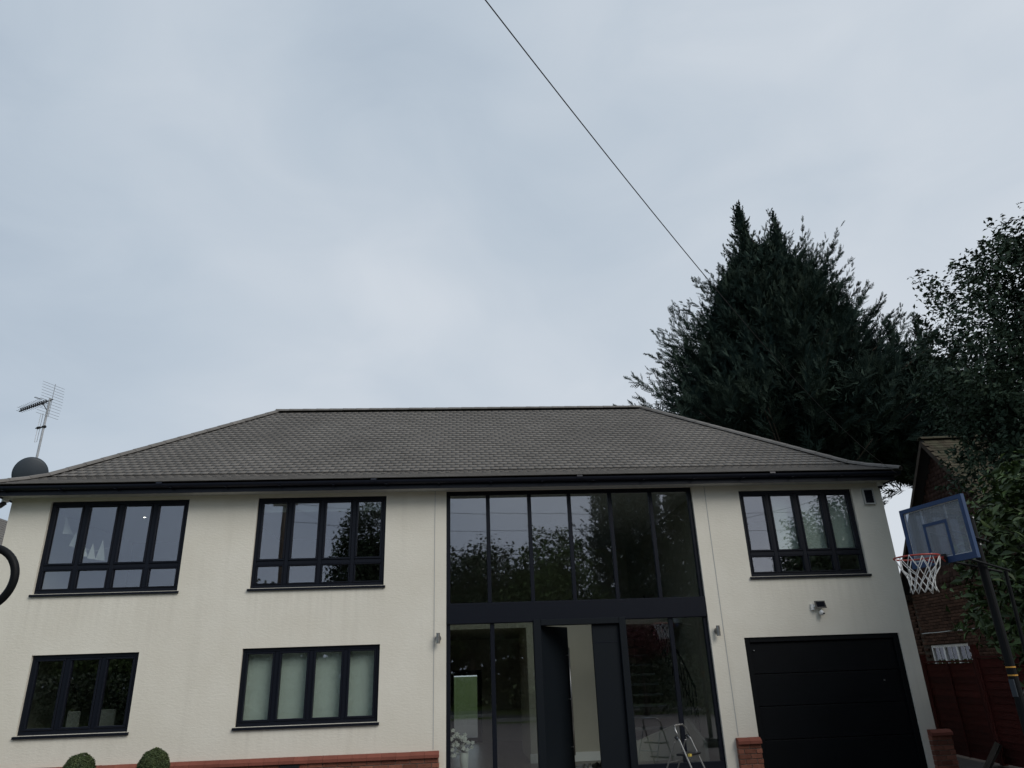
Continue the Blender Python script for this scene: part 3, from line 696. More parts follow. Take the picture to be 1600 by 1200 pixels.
# satellite dish + aerial mast outside the left side wall
MX, MY = -8.43, 1.2
t = thing('aerial_mast', (MX, MY, 4.1), 'tall metal mast with television aerial beside the hipped roof', 'aerial')
MB().tube([(MX, MY, 4.1), (MX, MY, 6.98)], .022, 10).build('mast', 'galv', t)
for z in (4.2, 4.45): MB().box(MX-.03, -XW-.001, MY-.02, MY+.02, z, z+.03).build('wall_bracket', 'galv', t)
hd = Vector((-.92, .38, 0)).normalized(); sd = Vector((hd.y, -hd.x, 0)); up = Vector((0, 0, 1))
O = Vector((MX, MY, 6.92))
def P(a, b, c): return O+hd*a+sd*b+up*c
tilt = -.13
boom = MB().tube([P(-.08, 0, .02), P(.80, 0, .02+tilt)], .012, 6).build('boom', 'black', t)
for i in range(13):
    a = .10+i*.055; z = .02+tilt*a
    q = MB(); q.tube([P(a, -.125+.003*i, z+.03), P(a, .125-.003*i, z+.03)], .0035, 4); q.tube([P(a+.03, -.11+.003*i, z-.03), P(a+.03, .11-.003*i, z-.03)], .0035, 4)
    q.tube([P(a-.012, 0, z-.036), P(a+.012, 0, z+.036)], .014, 5); q.build('director', 'black', boom)
rf = MB(); rf.tube([P(-.06, 0, -.34), P(-.06, 0, .36)], .006, 5)
rg = rf.build('reflector', 'galv', t)
for i in range(12):
    zz = -.33+i*.061; off = .10*abs(zz)
    MB().tube([P(-.06+off, -.25, zz), P(-.06+off, .25, zz)], .0035, 4).build('reflector_rod', 'galv', rg)
q = MB(); q.tube([P(.20, -.03, .06), P(.20, -.16, .06), P(.24, -.16, .06), P(.24, -.03, .06)], .005, 4); q.tube([P(.22, 0, .02), P(.0, 0, -.22)], .009, 5); q.build('dipole', 'black', boom)
lo = Vector((MX, MY, 6.36))
q = MB()
q.tube([lo+hd*.16+up*.30, lo+hd*.16-up*.30, lo+hd*.10-up*.30, lo+hd*.10+up*.30], .005, 5, closed=True); fd = q.build('folded_dipole', 'galv', t)
q = MB(); q.tube([lo-hd*.05, lo+hd*.22], .010, 6); q.tube([lo+hd*.10, lo+hd*.17], .028, 8); q.tube([lo-hd*.04, lo+hd*.03], .03, 8); q.build('clamp', 'black', fd)
t = thing('satellite_dish', (MX, MY-.1, 5.0), 'round dark slate satellite dish by the aerial mast', 'satellite dish')
dc = Vector((MX+.05, MY-.17, 5.34)); dn = Vector((-.42, .88, .22)).normalized(); da = dn.cross(up).normalized(); db = da.cross(dn)
q = MB(); n = 40; rings = 7
for lay, o_ in ((0, 0), (1, .012)):
    b = len(q.v)
    for i in range(rings+1):
        r = .310*i/rings
        for j in range(n): q.v.append(tuple(dc+(da*math.cos(2*math.pi*j/n)*.97+db*math.sin(2*math.pi*j/n)*1.06)*r+dn*(.055*(r/.310)**2-.055-o_)))
    for i in range(rings):
        for j in range(n):
            j2 = (j+1) % n; fa = (b+i*n+j, b+i*n+j2, b+(i+1)*n+j2, b+(i+1)*n+j); q.f.append(fa if lay == 0 else fa[::-1])
o2 = (rings+1)*n
for j in range(n): q.f.append((rings*n+j, rings*n+(j+1) % n, o2+rings*n+(j+1) % n, o2+rings*n+j))
q.build('reflector', 'dish', t, smooth=True)
q = MB(); q.tube([dc-db*.30-dn*.05, dc-db*.28+dn*.38], .012, 6); q.build('feed_arm', 'galv', t); MB().tube([dc-db*.28+dn*.36, dc-db*.20+dn*.30], .028, 8).build('receiver', 'white', t)
MB().tube([dc-dn*.06, Vector((MX, MY, 5.40))], .03, 8).build('bracket', 'galv', t)

# ------------------------------------------------------------------ foot-stool ladder, topiary
t = thing('step_ladder', (3.33, -.85, G), 'folding aluminium step ladder with black treads standing open before the entrance glass', 'ladder', rotz=R(48), local=True)
W2 = .19
zt = .70
for s in (-1, 1):
    MB().tube([(s*W2*1.12, -.33, .01), (s*W2, -.06, zt-.04), (s*W2*.98, -.02, zt+.02)], .013, 8).build('front_rail', 'alu', t)
    MB().tube([(s*W2*1.08, .33, .01), (s*W2*.96, .03, zt-.05)], .012, 8).build('rear_rail', 'alu', t)
    MB().tube([(s*W2, -.03, zt-.02), (s*W2, .01, zt+.02)], .022, 8).build('hinge', 'black', t)
MB().tube([(-W2, -.05, zt), (-W2*.98, .0, zt+.12), (-W2*.7, .03, zt+.17), (W2*.7, .03, zt+.17), (W2*.98, .0, zt+.12), (W2, -.05, zt)], .013, 8).build('hand_loop', 'alu', t, smooth=True)
for k, (y0, y1, z) in enumerate(((-.20, .02, .46), (-.30, -.14, .22))):
    td = MB().bbox(-W2-.005, W2+.005, y0, y1, z, z+.028, .006).build('tread', 'black', t)
    MB().box(-W2-.008, -W2+.05, y0-.006, y0+.03, z-.002, z+.032).build('tread_clip', 'yellow' if k == 0 else 'black', td)
for z in (.12, .36): MB().tube([(-W2*1.04, .28-.44*(z-.12), z), (W2*1.04, .28-.44*(z-.12), z)], .009, 6).build('cross_bar', 'alu', t)

def leaf_cards(C, N, size, up_bias=.3, aspect=.5, fold=.15):
    """rhombic folded leaves centred at C, each with its own edges: 4 vertices, 2 triangles"""
    n = len(C); d = rng.normal(size=(n, 3)); d[:, 2] += up_bias*0; d /= np.linalg.norm(d, axis=1)[:, None]
    nn = N+rng.normal(size=(n, 3))*.55; nn /= np.linalg.norm(nn, axis=1)[:, None]+1e-9
    a = np.cross(nn, d); a /= np.linalg.norm(a, axis=1)[:, None]+1e-9; b = np.cross(nn, a)
    s = (size*rng.uniform(.5, 1.35, n))[:, None]
    V = np.stack([C-b*s*.5, C+a*s*aspect*.5+nn*s*fold, C+b*s*.5, C-a*s*aspect*.5+nn*s*fold], 1).reshape(-1, 3)
    i = np.arange(n)[:, None]*4; F = np.concatenate([i+np.array([[0, 1, 2]]), i+np.array([[0, 2, 3]])], 0)
    return V, F
for k, (x, y, top, r, lab) in enumerate(((-5.66, -.78, .575, .215, 'clipped round box ball below the small three-light window'), (-4.60, -.78, .600, .215, 'clipped round box ball between the two ground floor windows'))):
    t = thing('topiary_ball', (x, y, G), lab, 'topiary', 'clipped box balls in pots')
    cz = top-r*1.12
    MB().lathe([(.14, 0), (.15, .01), (.19, .22), (.20, .24), (.175, .24), (.165, .20), (.0, .20)], (x, y, G+.001), 24).build('pot', 'black', t, smooth=False)
    MB().tube([(x, y, G+.19), (x, y, cz)], .02, 8).build('stem', 'bark', t)
    u = rng.normal(size=(9000, 3)); u /= np.linalg.norm(u, axis=1)[:, None]
    bump = 1+.045*np.sin(u[:, 0]*7+k)*np.cos(u[:, 2]*6)+rng.normal(0, .022, len(u))
    C = np.array([x, y, cz])+u*np.array([r, r, r*1.1])*bump[:, None]*rng.uniform(.93, 1.0, len(u))[:, None]
    V, F = leaf_cards(C, u, .022, aspect=.6); npbuild('foliage', V, F, 'box_leaf', t)
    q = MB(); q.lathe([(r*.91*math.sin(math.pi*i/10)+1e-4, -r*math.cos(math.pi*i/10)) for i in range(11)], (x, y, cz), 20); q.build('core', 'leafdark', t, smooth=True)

# ------------------------------------------------------------------ basketball hoop
hn = Vector((-.982, -.189, 0)).normalized(); ang = math.atan2(hn.y, hn.x)   # local +x = the way the board faces
t = thing('basketball_hoop', (5.272, -5.236, G), 'blue framed basketball hoop with clear backboard on a black pole', 'basketball hoop', rotz=ang, local=True)
bz = 2.747-G; w, h = .90, .677
bo = MB(); fw = .046
bo.bbox(-.001, .035, -w/2, w/2, bz+h/2-fw, bz+h/2, .0); bo.v = []; bo.f = []
for (y0, y1, z0, z1) in ((-w/2, w/2, h/2-fw, h/2), (-w/2, w/2, -h/2, -h/2+fw+.02), (-w/2, -w/2+fw, -h/2+fw+.02, h/2-fw), (w/2-fw, w/2, -h/2+fw+.02, h/2-fw)):
    bo.box(-.02, .022, y0, y1, bz+z0, bz+z1)
board = bo.build('backboard', 'blue', t)
MB().box(-.004, .004, -w/2+fw-.004, w/2-fw+.004, bz-h/2+fw+.016, bz+h/2-fw+.004).build('clear_panel', 'acrylic', board)
q = MB(); sw, sz0, sz1, lw = .17, -.27, .12, .032
for (y0, y1, z0, z1) in ((-sw, sw, sz1-lw, sz1), (-sw, -sw+lw, sz0, sz1-lw), (sw-lw, sw, sz0, sz1-lw)): q.box(.005, .009, y0, y1, bz+z0, bz+z1)
q.build('target_square', 'blue', board)
q = MB()
for (y0, y1, z0, z1) in ((-w/2+fw, w/2-fw, h/2-fw-.01, h/2-fw), (-w/2+fw, -w/2+fw+.01, -h/2+fw+.03, h/2-fw-.011), (w/2-fw-.01, w/2-fw, -h/2+fw+.03, h/2-fw-.011), (-w/2+fw, w/2-fw, -h/2+fw+.02, -h/2+fw+.03)): q.box(.005, .008, y0, y1, bz+z0, bz+z1)
for y in (-.17, .17): q.box(-.012, -.006, y-.012, y+.012, bz+.13, bz+h/2-fw)
q.build('white_edge_line', 'soffit', board)
rzz = 2.475-G; rc = .36
rim = MB().tube([(rc+.225*math.cos(a), .225*math.sin(a), rzz) for a in np.linspace(0, 2*math.pi, 40, endpoint=False)], .009, 8, closed=True).build('rim', 'orange', t, smooth=True)
q = MB(); q.box(.023, .055, -.07, .07, rzz-.09, rzz+.03); q.build('rim_bracket', 'black', rim)
q = MB(); q.tube([(.05, -.06, rzz-.05), (rc-.19, -.12, rzz-.004)], .009, 6); q.tube([(.05, .06, rzz-.05), (rc-.19, .12, rzz-.004)], .009, 6); q.box(.05, .16, -.06, .06, rzz-.012, rzz+.004); q.build('rim_brace', 'orange', rim)
net = MB(); NS = 12
def npnt(k, lvl):
    prof = [(.225, 0), (.190, -.11), (.140, -.19), (.125, -.25), (.122, -.31), (.135, -.37)]
    r, z = prof[lvl]; a = 2*math.pi*(k+.5*(lvl % 2))/NS
    r *= 1+.05*math.sin(3*a+lvl); return (rc+r*math.cos(a), r*math.sin(a), rzz+z+.012*math.sin(5*a))
for k in range(NS):
    for s in (0, 1):
        pts = []
        kk = k
        for lvl in range(6):
            pts.append(npnt(kk, lvl))
            if lvl < 5:
                if s == 0: kk = kk if lvl % 2 == 0 else kk+1
                else: kk = kk-1 if lvl % 2 == 0 else kk
        net.tube(pts, .0042, 5)
net.build('net', 'cord', t, smooth=True)
pxl = -.50
pole = MB(); pole.tube([(pxl, 0, .15), (pxl, 0, 1.25)], .050, 14); pole.tube([(pxl, 0, 1.25), (pxl, 0, bz+.20)], .046, 14)
po = pole.build('pole', 'blackmetal', t, smooth=False)
for z in (1.50, 1.58): MB().tube([(pxl, 0, z), (pxl, 0, z+.014)], .0475, 14).build('warning_band', 'amber', po)
q = MB(); q.box(pxl+.03, pxl+.045, -.03, .03, 1.30, 1.47); q.build('label_plate', 'dish', po)
for s in (-.05, .05):
    MB().tube([(-.02, s*2.6, bz+.02), (pxl-.12, s, bz-.10)], .014, 8).build('support_arm', 'blackmetal', t)
    MB().tube([(-.02, s*2.6, bz-.26), (pxl-.30, s, bz-.42)], .014, 8).build('support_arm', 'blackmetal', t)
    MB().tube([(-.02, s*2.6, bz+.02), (-.02, s*2.6, bz-.26)], .014, 8).build('support_arm', 'blackmetal', t)
q = MB(); q.tube([(pxl-.30, 0, bz-.42), (pxl-.24, 0, 1.42)], .02, 8); q.tube([(pxl-.24, 0, 1.42), (pxl-.04, 0, 1.32)], .018, 8); q.tube([(pxl-.24, .07, 1.36), (pxl-.24, -.07, 1.36)], .016, 8)
q.build('height_adjuster', 'blackmetal', t)
for z in (bz+.20, bz-.10): MB().tube([(pxl, -.055, z-.03), (pxl, .055, z-.03)], .011, 6).build('bolt', 'steel', t)
q = MB(); q.prism([(pxl-.75, -.38, .001), (pxl+.15, -.38, .001), (pxl+.15, .38, .001), (pxl-.75, .38, .001)], (0, 0, .10)); q.prism([(pxl-.70, -.30, .101), (pxl+.1, -.30, .101), (pxl+.1, .30, .101), (pxl-.70, .30, .101)], (0, 0, .07)); q.build('base_tank', 'black', t)

# ------------------------------------------------------------------ black ring on a gate post near the camera
t = thing('ring_finial_post', (-2.465, -9.0, G), 'thick black metal ring on a slim post in front of the house wall', 'post')
MB().tube([(-2.465+.158*math.cos(a), -9.0, 1.99+.158*math.sin(a)) for a in np.linspace(0, 2*math.pi, 48, endpoint=False)], .020, 12, closed=True).build('ring', 'blackmetal', t, smooth=True)
MB().tube([(-2.465, -9.0, G), (-2.465, -9.0, 1.825)], .016, 10).build('stem', 'blackmetal', t)
MB().lathe([(.10, 0), (.10, .015), (.03, .03)], (-2.465, -9.0, G+.001), 20).build('foot_plate', 'blackmetal', t)

# ------------------------------------------------------------------ neighbour on the right
NA = Vector((11.574, .785)); nd = Vector((.105, .9945)).normalized(); ni = Vector((nd.y, -nd.x))
def Nq(u, w, z): q = NA+nd*u+ni*w; return (q.x, q.y, z)
rotn = math.atan2(nd.y, nd.x)
NH = thing('neighbour_house', Nq(3.3, 3, G), 'dark brown brick house with tile hung gable behind the red fence', 'house')
GW, ZEV, ZAP = 5.8, 3.25, 6.53
zb = 3.10                                  # bricks below, hung tiles above
def Nbox(m, u0, u1, w0, w1, z0, z1):
    return m.prism([Nq(u0, w0, z0), Nq(u1, w0, z0), Nq(u1, w1, z0), Nq(u0, w1, z0)], (0, 0, z1-z0))
NWU = (3.62, 5.45, 1.18, 1.76)
m = MB()
Nbox(m, 0, NWU[0], .012, .25, G, zb); Nbox(m, NWU[1], GW, .012, .25, G, zb); Nbox(m, NWU[0], NWU[1], .012, .25, G, NWU[2]); Nbox(m, NWU[0], NWU[1], .012, .25, NWU[3], zb)
nw = m.build('gable_wall', 'nmortar', NH)
m = MB(); Nbox(m, 0, .25, .251, 8, G, ZEV-.1); m.build('front_wall', 'nmortar', NH)
m = MB(); m.prism([Nq(0, .02, zb+.001), Nq(GW, .02, zb+.001), Nq(GW, .02, ZEV), Nq(GW/2, .02, ZAP-.10), Nq(0, .02, ZEV)], (ni.x*.2, ni.y*.2, 0)); gb = m.build('gable', 'nmortar', NH)
# bricks: the nearest 300 as pieces of their own, the others joined
nb_me = unit_mesh('brick', .215, .05, .065, 'nbrick')
cand = []
c = 0; z = G+.04
while z < zb-.03:
    u = (c % 2)*.1125+.1075
    while u < GW-.1:
        if not (NWU[0]-.11 < u < NWU[1]+.11 and NWU[2]-.04 < z < NWU[3]+.04): cand.append((u, z))
        u += .225
    z += .075; c += 1
key = lambda q: (0 if q[1] > 1.5 else 1, q[0])
cand.sort(key=key)
near = [q for q in cand if q[1] > 1.80 and 1.6 < q[0] < 5.6][:300]; ns = set(near)
for u, z in near:
    o = link('brick', nb_me, Nq(u, -.012+rng.normal(0, .0015), z), nw); o.rotation_euler = (0, 0, rotn+math.pi)
Vs, Fs = [], []
bv = np.array([tuple(v.co) for v in nb_me.vertices]); k = 0
qf = [tuple(p.vertices) for p in nb_me.polygons]
for u, z in cand:
    if (u, z) in ns: continue
    pv = bv.copy(); px_, py_ = pv[:, 0], pv[:, 1]
    base = np.array(Nq(u, -.012, z)); P3 = np.stack([-px_*nd.x+py_*ni.x*1.0, -px_*nd.y+py_*ni.y, pv[:, 2]], 1)+base
    Vs.append(P3); Fs.append(np.array(qf)+k); k += len(bv)
npbuild('brick_courses', np.concatenate(Vs), np.concatenate(Fs), 'nbrick', nw)
# hung tiles on the gable
ht = MB().box(-.08, .08, -.010, .010, -.07, .07); htm = bpy.data.meshes.new('hung_tile')
htm.from_pydata([(a, b-(.012 if c_ < 0 else 0), c_) for a, b, c_ in ht.v], [], ht.f); htm.update(); htm.materials.append(M['ntile'])
z = zb+.03; r_ = 0; cnt = 0; Vs, Fs, k = [], [], 0
hv = np.array([tuple(v.co) for v in htm.vertices]); hf = np.array([tuple(p.vertices) for p in htm.polygons])
while z < ZAP-.2:
    e = 0 if z < ZEV else (z-ZEV)/(ZAP-ZEV)*GW/2
    u = e+.06+(r_ % 2)*.085
    while u < GW-e-.06:
        j = rng.normal(0, .02)
        if cnt < 300 and z > 3.3 and u > .9:
            o = link('hung_tile', htm, Nq(u, -.006, z), gb); o.rotation_euler = (j*.5, j*.4, rotn+math.pi); cnt += 1
        else:
            P3 = np.stack([-hv[:, 0]*nd.x+hv[:, 1]*ni.x, -hv[:, 0]*nd.y+hv[:, 1]*ni.y, hv[:, 2]], 1)+np.array(Nq(u, -.006, z)); Vs.append(P3); Fs.append(hf+k); k += 8
        u += .17
    z += .115; r_ += 1
npbuild('hung_tile_courses', np.concatenate(Vs), np.concatenate(Fs), 'ntile', gb)
m = MB(); Nbox(m, GW+.001, 8.6, .05, 4.0, G, 2.95); rw = m.build('rear_wing', 'nmortar', NH)
Vs, Fs, k = [], [], 0
for c in range(42):
    u = GW+.12+(c % 2)*.1125; z = G+.04+c*.075
    while u < 8.5:
        Vs.append(np.stack([-bv[:, 0]*nd.x+bv[:, 1]*ni.x, -bv[:, 0]*nd.y+bv[:, 1]*ni.y, bv[:, 2]], 1)+np.array(Nq(u, .026, z))); Fs.append(np.array(qf)+k); k += len(bv); u += .225
npbuild('brick_courses', np.concatenate(Vs), np.concatenate(Fs), 'nbrick', rw)
m = MB(); Nbox(m, GW+.002, 8.8, -.10, 4.2, 2.951, 3.08); m.build('flat_roof_edge', 'bark', rw)
# roof of the neighbour: two slopes, verge and course-by-course tiles
m = MB(); ov = .28
for s in (0, 1):
    a = -.35 if s == 0 else GW+.35; za = ZEV-.35*(ZAP-ZEV)/(GW/2)
    m.prism([Nq(a, -ov, za), Nq(GW/2, -ov, ZAP), Nq(GW/2, -ov, ZAP+.06), Nq(a, -ov, za+.06)], (ni.x*9, ni.y*9, 0))
nr = m.build('roof', 'deck', NH)
Vs, Fs, k, cnt = [], [], 0, 0
slope = math.atan((ZAP-ZEV)/(GW/2)); sl = math.hypot(GW/2+.35, (ZAP-ZEV)/(GW/2)*(GW/2+.35))
tm = MB().add([(-.082,0,.012),(.082,0,.012),(.082,.17,0),(-.082,.17,0),(-.082,0,.03),(.082,0,.03),(.082,.17,.018),(-.082,.17,.018)], [(0,3,2,1),(4,5,6,7),(0,1,5,4),(1,2,6,5),(2,3,7,6),(3,0,4,7)])
tv = np.array(tm.v); tf = np.array(tm.f)
nt_me = bpy.data.meshes.new('roof_tile'); nt_me.from_pydata(tm.v, [], tm.f); nt_me.update(); nt_me.materials.append(M['nroof'])
rows = int(sl/.115)
for i in range(rows-1, -1, -1):
    s = i*.115; uu = -.35+s*math.cos(slope); zz = ZEV-.35*math.tan(slope)+.062+s*math.sin(slope)
    for j in range(52):
        w_ = -ov+.085+j*.168+(i % 2)*.084-.04; jt = rng.normal(0, .02)
        if cnt < 300 and j < 9:
            o = link('roof_tile', nt_me, Nq(uu, w_, zz), nr)
            yv = Vector((nd.x*math.cos(slope), nd.y*math.cos(slope), math.sin(slope))); xv = Vector((ni.x, ni.y, 0)); zv = xv.cross(yv)
            o.rotation_euler = Matrix((xv, yv, zv)).transposed().to_euler(); o.rotation_euler.x += jt*.5; cnt += 1; continue
        ca, sa = math.cos(slope+jt), math.sin(slope+jt)
        y = tv[:, 1]*ca-tv[:, 2]*sa; z3 = tv[:, 1]*sa+tv[:, 2]*ca
        P3 = np.stack([nd.x*(uu+y)+ni.x*(w_+tv[:, 0])+NA.x, nd.y*(uu+y)+ni.y*(w_+tv[:, 0])+NA.y, z3+zz], 1); Vs.append(P3); Fs.append(tf+k); k += 8
npbuild('tile_courses', np.concatenate(Vs), np.concatenate(Fs), 'nroof', nr)
nrt = rt_me.copy(); nrt.materials.clear(); nrt.materials.append(M['nroof'])
for j in range(14):
    a = Vector(Nq(GW/2, -ov-.02+j*.31, ZAP+.075)); o = link('ridge_tile', nrt, a, nr); o.rotation_euler = (rng.normal(0, .02), 0, math.atan2(ni.y, ni.x))
m = MB()
for s in (0, 1):
    a = -.35 if s == 0 else GW+.35; za = ZEV-.35*(ZAP-ZEV)/(GW/2)
    m.prism([Nq(a, -ov-.02, za-.10), Nq(GW/2, -ov-.02, ZAP-.10), Nq(GW/2, -ov-.02, ZAP+.05), Nq(a, -ov-.02, za+.05)], (ni.x*.018, ni.y*.018, 0))
m.build('bargeboard', 'bark', NH)
# its white window
u0, u1, z0, z1 = NWU; m = MB(); f_ = .06
Nbox(m, u0, u1, .03, .10, z1-f_, z1); Nbox(m, u0, u1, .03, .10, z0, z0+f_); Nbox(m, u0, u0+f_, .03, .10, z0+f_, z1-f_); Nbox(m, u1-f_, u1, .03, .10, z0+f_, z1-f_)
st_ = (u1-u0)/3
for i in (1, 2): Nbox(m, u0+st_*i-.04, u0+st_*i+.04, .028, .10, z0+f_, z1-f_)
nwn = m.build('window', 'white', NH)
for i in range(3):
    a, b = u0+st_*i+(.06 if i == 0 else .04), u0+st_*(i+1)-(.06 if i == 2 else .04)
    m = MB(); Nbox(m, a, b, .06, .066, z0+f_, z1-f_); pn = m.build('pane', 'clear', nwn)
    for k in (1,):
        m = MB(); c = a+(b-a)*k/2; Nbox(m, c-.009, c+.009, .052, .059, z0+f_, z1-f_); m.build('glazing_bar', 'white', nwn)
m = MB(); Nbox(m, u0-.3, u1+.3, .60, .63, z0-.4, z1+.4); m.build('dark_backing', 'deck', NH)  # near-black panel; its colour stands in for the unlit room behind the panes
MB().tube([Nq(u, -.045, 2.06+.004*math.sin(u*5)) for u in np.linspace(.15, GW-.2, 20)], .012, 6).build('wall_cable', 'soffit', NH)

# red stained fence along the boundary
FA = Vector((9.0, 0.0))
def Fq(u, w, z): q = FA+nd*u+ni*w; return (q.x, q.y, z)
def Fbox(m, u0, u1, w0, w1, z0, z1): return m.prism([Fq(u0, w0, z0), Fq(u1, w0, z0), Fq(u1, w1, z0), Fq(u0, w1, z0)], (0, 0, z1-z0))
for k, (ua, ub, zt, lab) in enumerate(((.06, 1.86, 1.40, 'red stained lap fence panel below the white window of the brick house'), (1.98, 3.78, 1.40, 'red stained lap fence panel running back behind the house corner'), (-1.86, -.06, 1.46, 'red stained lap fence panel under the overhanging laurel'), (-3.78, -1.98, 1.46, 'red stained lap fence panel beyond the hoop pole under the laurel'))):
    t = thing('lap_fence', Fq((ua+ub)/2, 0, G), lab, 'fence')
    n = 14; hh = (zt-.05-G-.04)/n
    for i in range(n):
        z0 = G+.04+i*hh; j = rng.normal(0, .004, 2); m = MB()
        m.prism([Fq(ua+.03, -.022, z0-.012+j[0]), Fq(ub-.03, -.022, z0-.012+j[1]), Fq(ub-.03, -.010, z0+hh+j[1]), Fq(ua+.03, -.010, z0+hh+j[0])], (ni.x*.008, ni.y*.008, 0)); m.build('board', 'fence', t)
    for u in (ua, (ua+ub)/2-.02, ub-.04):
        m = MB(); Fbox(m, u, u+.04, -.040, -.024, G+.02, zt-.03); m.build('batten', 'fence', t)
    m = MB(); Fbox(m, ua, ub, -.045, .02, zt-.03, zt); m.build('top_rail', 'fence', t)
for k, (u, zt, lab) in enumerate(((0, 1.63, 'tall red fence post beside the white window of the brick house'), (1.92, 1.5, 'red fence post behind the house corner'), (-1.92, 1.55, 'red fence post half hidden by the laurel'))):
    m = MB(); Fbox(m, u-.045, u+.045, -.045, .045, G, zt); m.prism([Fq(u-.055, -.055, zt), Fq(u+.055, -.055, zt), Fq(u+.055, .055, zt), Fq(u-.055, .055, zt)], (0, 0, .02)); tag(m.build('fence_post', 'fence', base=True), lab, 'post')
# slab leaning on the fence
t = thing('leaning_board', (8.32, -.45, G), 'dark board with a pale edge leaning against the red fence', 'board')
m = MB(); q0 = Vector((8.25, -.62, G+.002)); q1 = Vector((8.75, -.38, G+.36)); side_ = Vector((.22, .42, 0))
m.prism([q0, q1, q1+Vector((.03, -.01, -.03)), q0+Vector((.04, -.01, 0))], side_); bd_ = m.build('slab', 'bark', t)
m = MB(); m.prism([q0+Vector((0, 0, .004))-side_*.03, q1+Vector((0, 0, .004))-side_*.03, q1-side_*.005, q0-side_*.005], (.012, 0, .012)); m.build('pale_edge', 'kerb', t)

# ------------------------------------------------------------------ neighbour roof on the far left
NL = thing('tiled_house', (-14.2, 10, G), 'grey tiled house just visible past the side wall with the dish', 'house')
MB().box(-17.4, -11.0, 4.2, 16, G, 3.95).build('wall', 'render', NL)
m = MB(); m.prism([(-17.8, 3.8, 3.80), (-14.2, 3.8, 6.34), (-10.6, 3.8, 3.80), (-10.6, 3.8, 3.70), (-17.8, 3.8, 3.70)], (0, 12.6, 0)); lr = m.build('roof', 'deck', NL)
Vs, Fs, k = [], [], 0; sl_ = math.atan2(2.54, 3.6); n_ = int(math.hypot(2.54, 3.6)/.19); cnt = 0
tm2 = bpy.data.meshes.new('roof_tile'); a_ = MB().add([(-.145,0,.014),(.145,0,.014),(.145,.26,0),(-.145,.26,0),(-.145,0,.04),(.145,0,.04),(.145,.26,.026),(-.145,.26,.026)], [(0,3,2,1),(4,5,6,7),(0,1,5,4),(1,2,6,5),(2,3,7,6),(3,0,4,7)])
tm2.from_pydata(a_.v, [], a_.f); tm2.update(); tm2.materials.append(M['tile']); tv2 = np.array(a_.v); tf2 = np.array(a_.f)
for i in range(n_):
    s = i*.19
    for j in range(42):
        y = 3.95+j*.30
        p = (-10.6-s*math.cos(sl_), y, 3.80+s*math.sin(sl_)+.005)
        ca, sa = math.cos(sl_), math.sin(sl_)
        yy = tv2[:, 1]*ca-tv2[:, 2]*sa; zz = tv2[:, 1]*sa+tv2[:, 2]*ca
        Vs.append(np.stack([p[0]-yy, p[1]+tv2[:, 0], p[2]+zz], 1)); Fs.append(tf2+k); k += 8
npbuild('tile_courses', np.concatenate(Vs), np.concatenate(Fs), 'tile', lr)

# ------------------------------------------------------------------ trees
def trunk(t, base, top, r, m='bark', limbs=()):
    q = MB(); b = Vector(base); e = Vector(top); n = 8
    pts = [b.lerp(e, i/n)+Vector((.10*math.sin(i*1.3)*r*2, .10*math.cos(i*1.7)*r*2, 0)) for i in range(n+1)]
    q.tube(pts, r, 10, r1=r*.15)
    for a, c, rr in limbs:
        a = Vector(a); c = Vector(c); mid = a.lerp(c, .5)+Vector((0, 0, -.08*(c-a).length)); q.tube([a, mid, c], rr, 6, r1=rr*.25)
    return q.build('trunk', m, t, smooth=True)

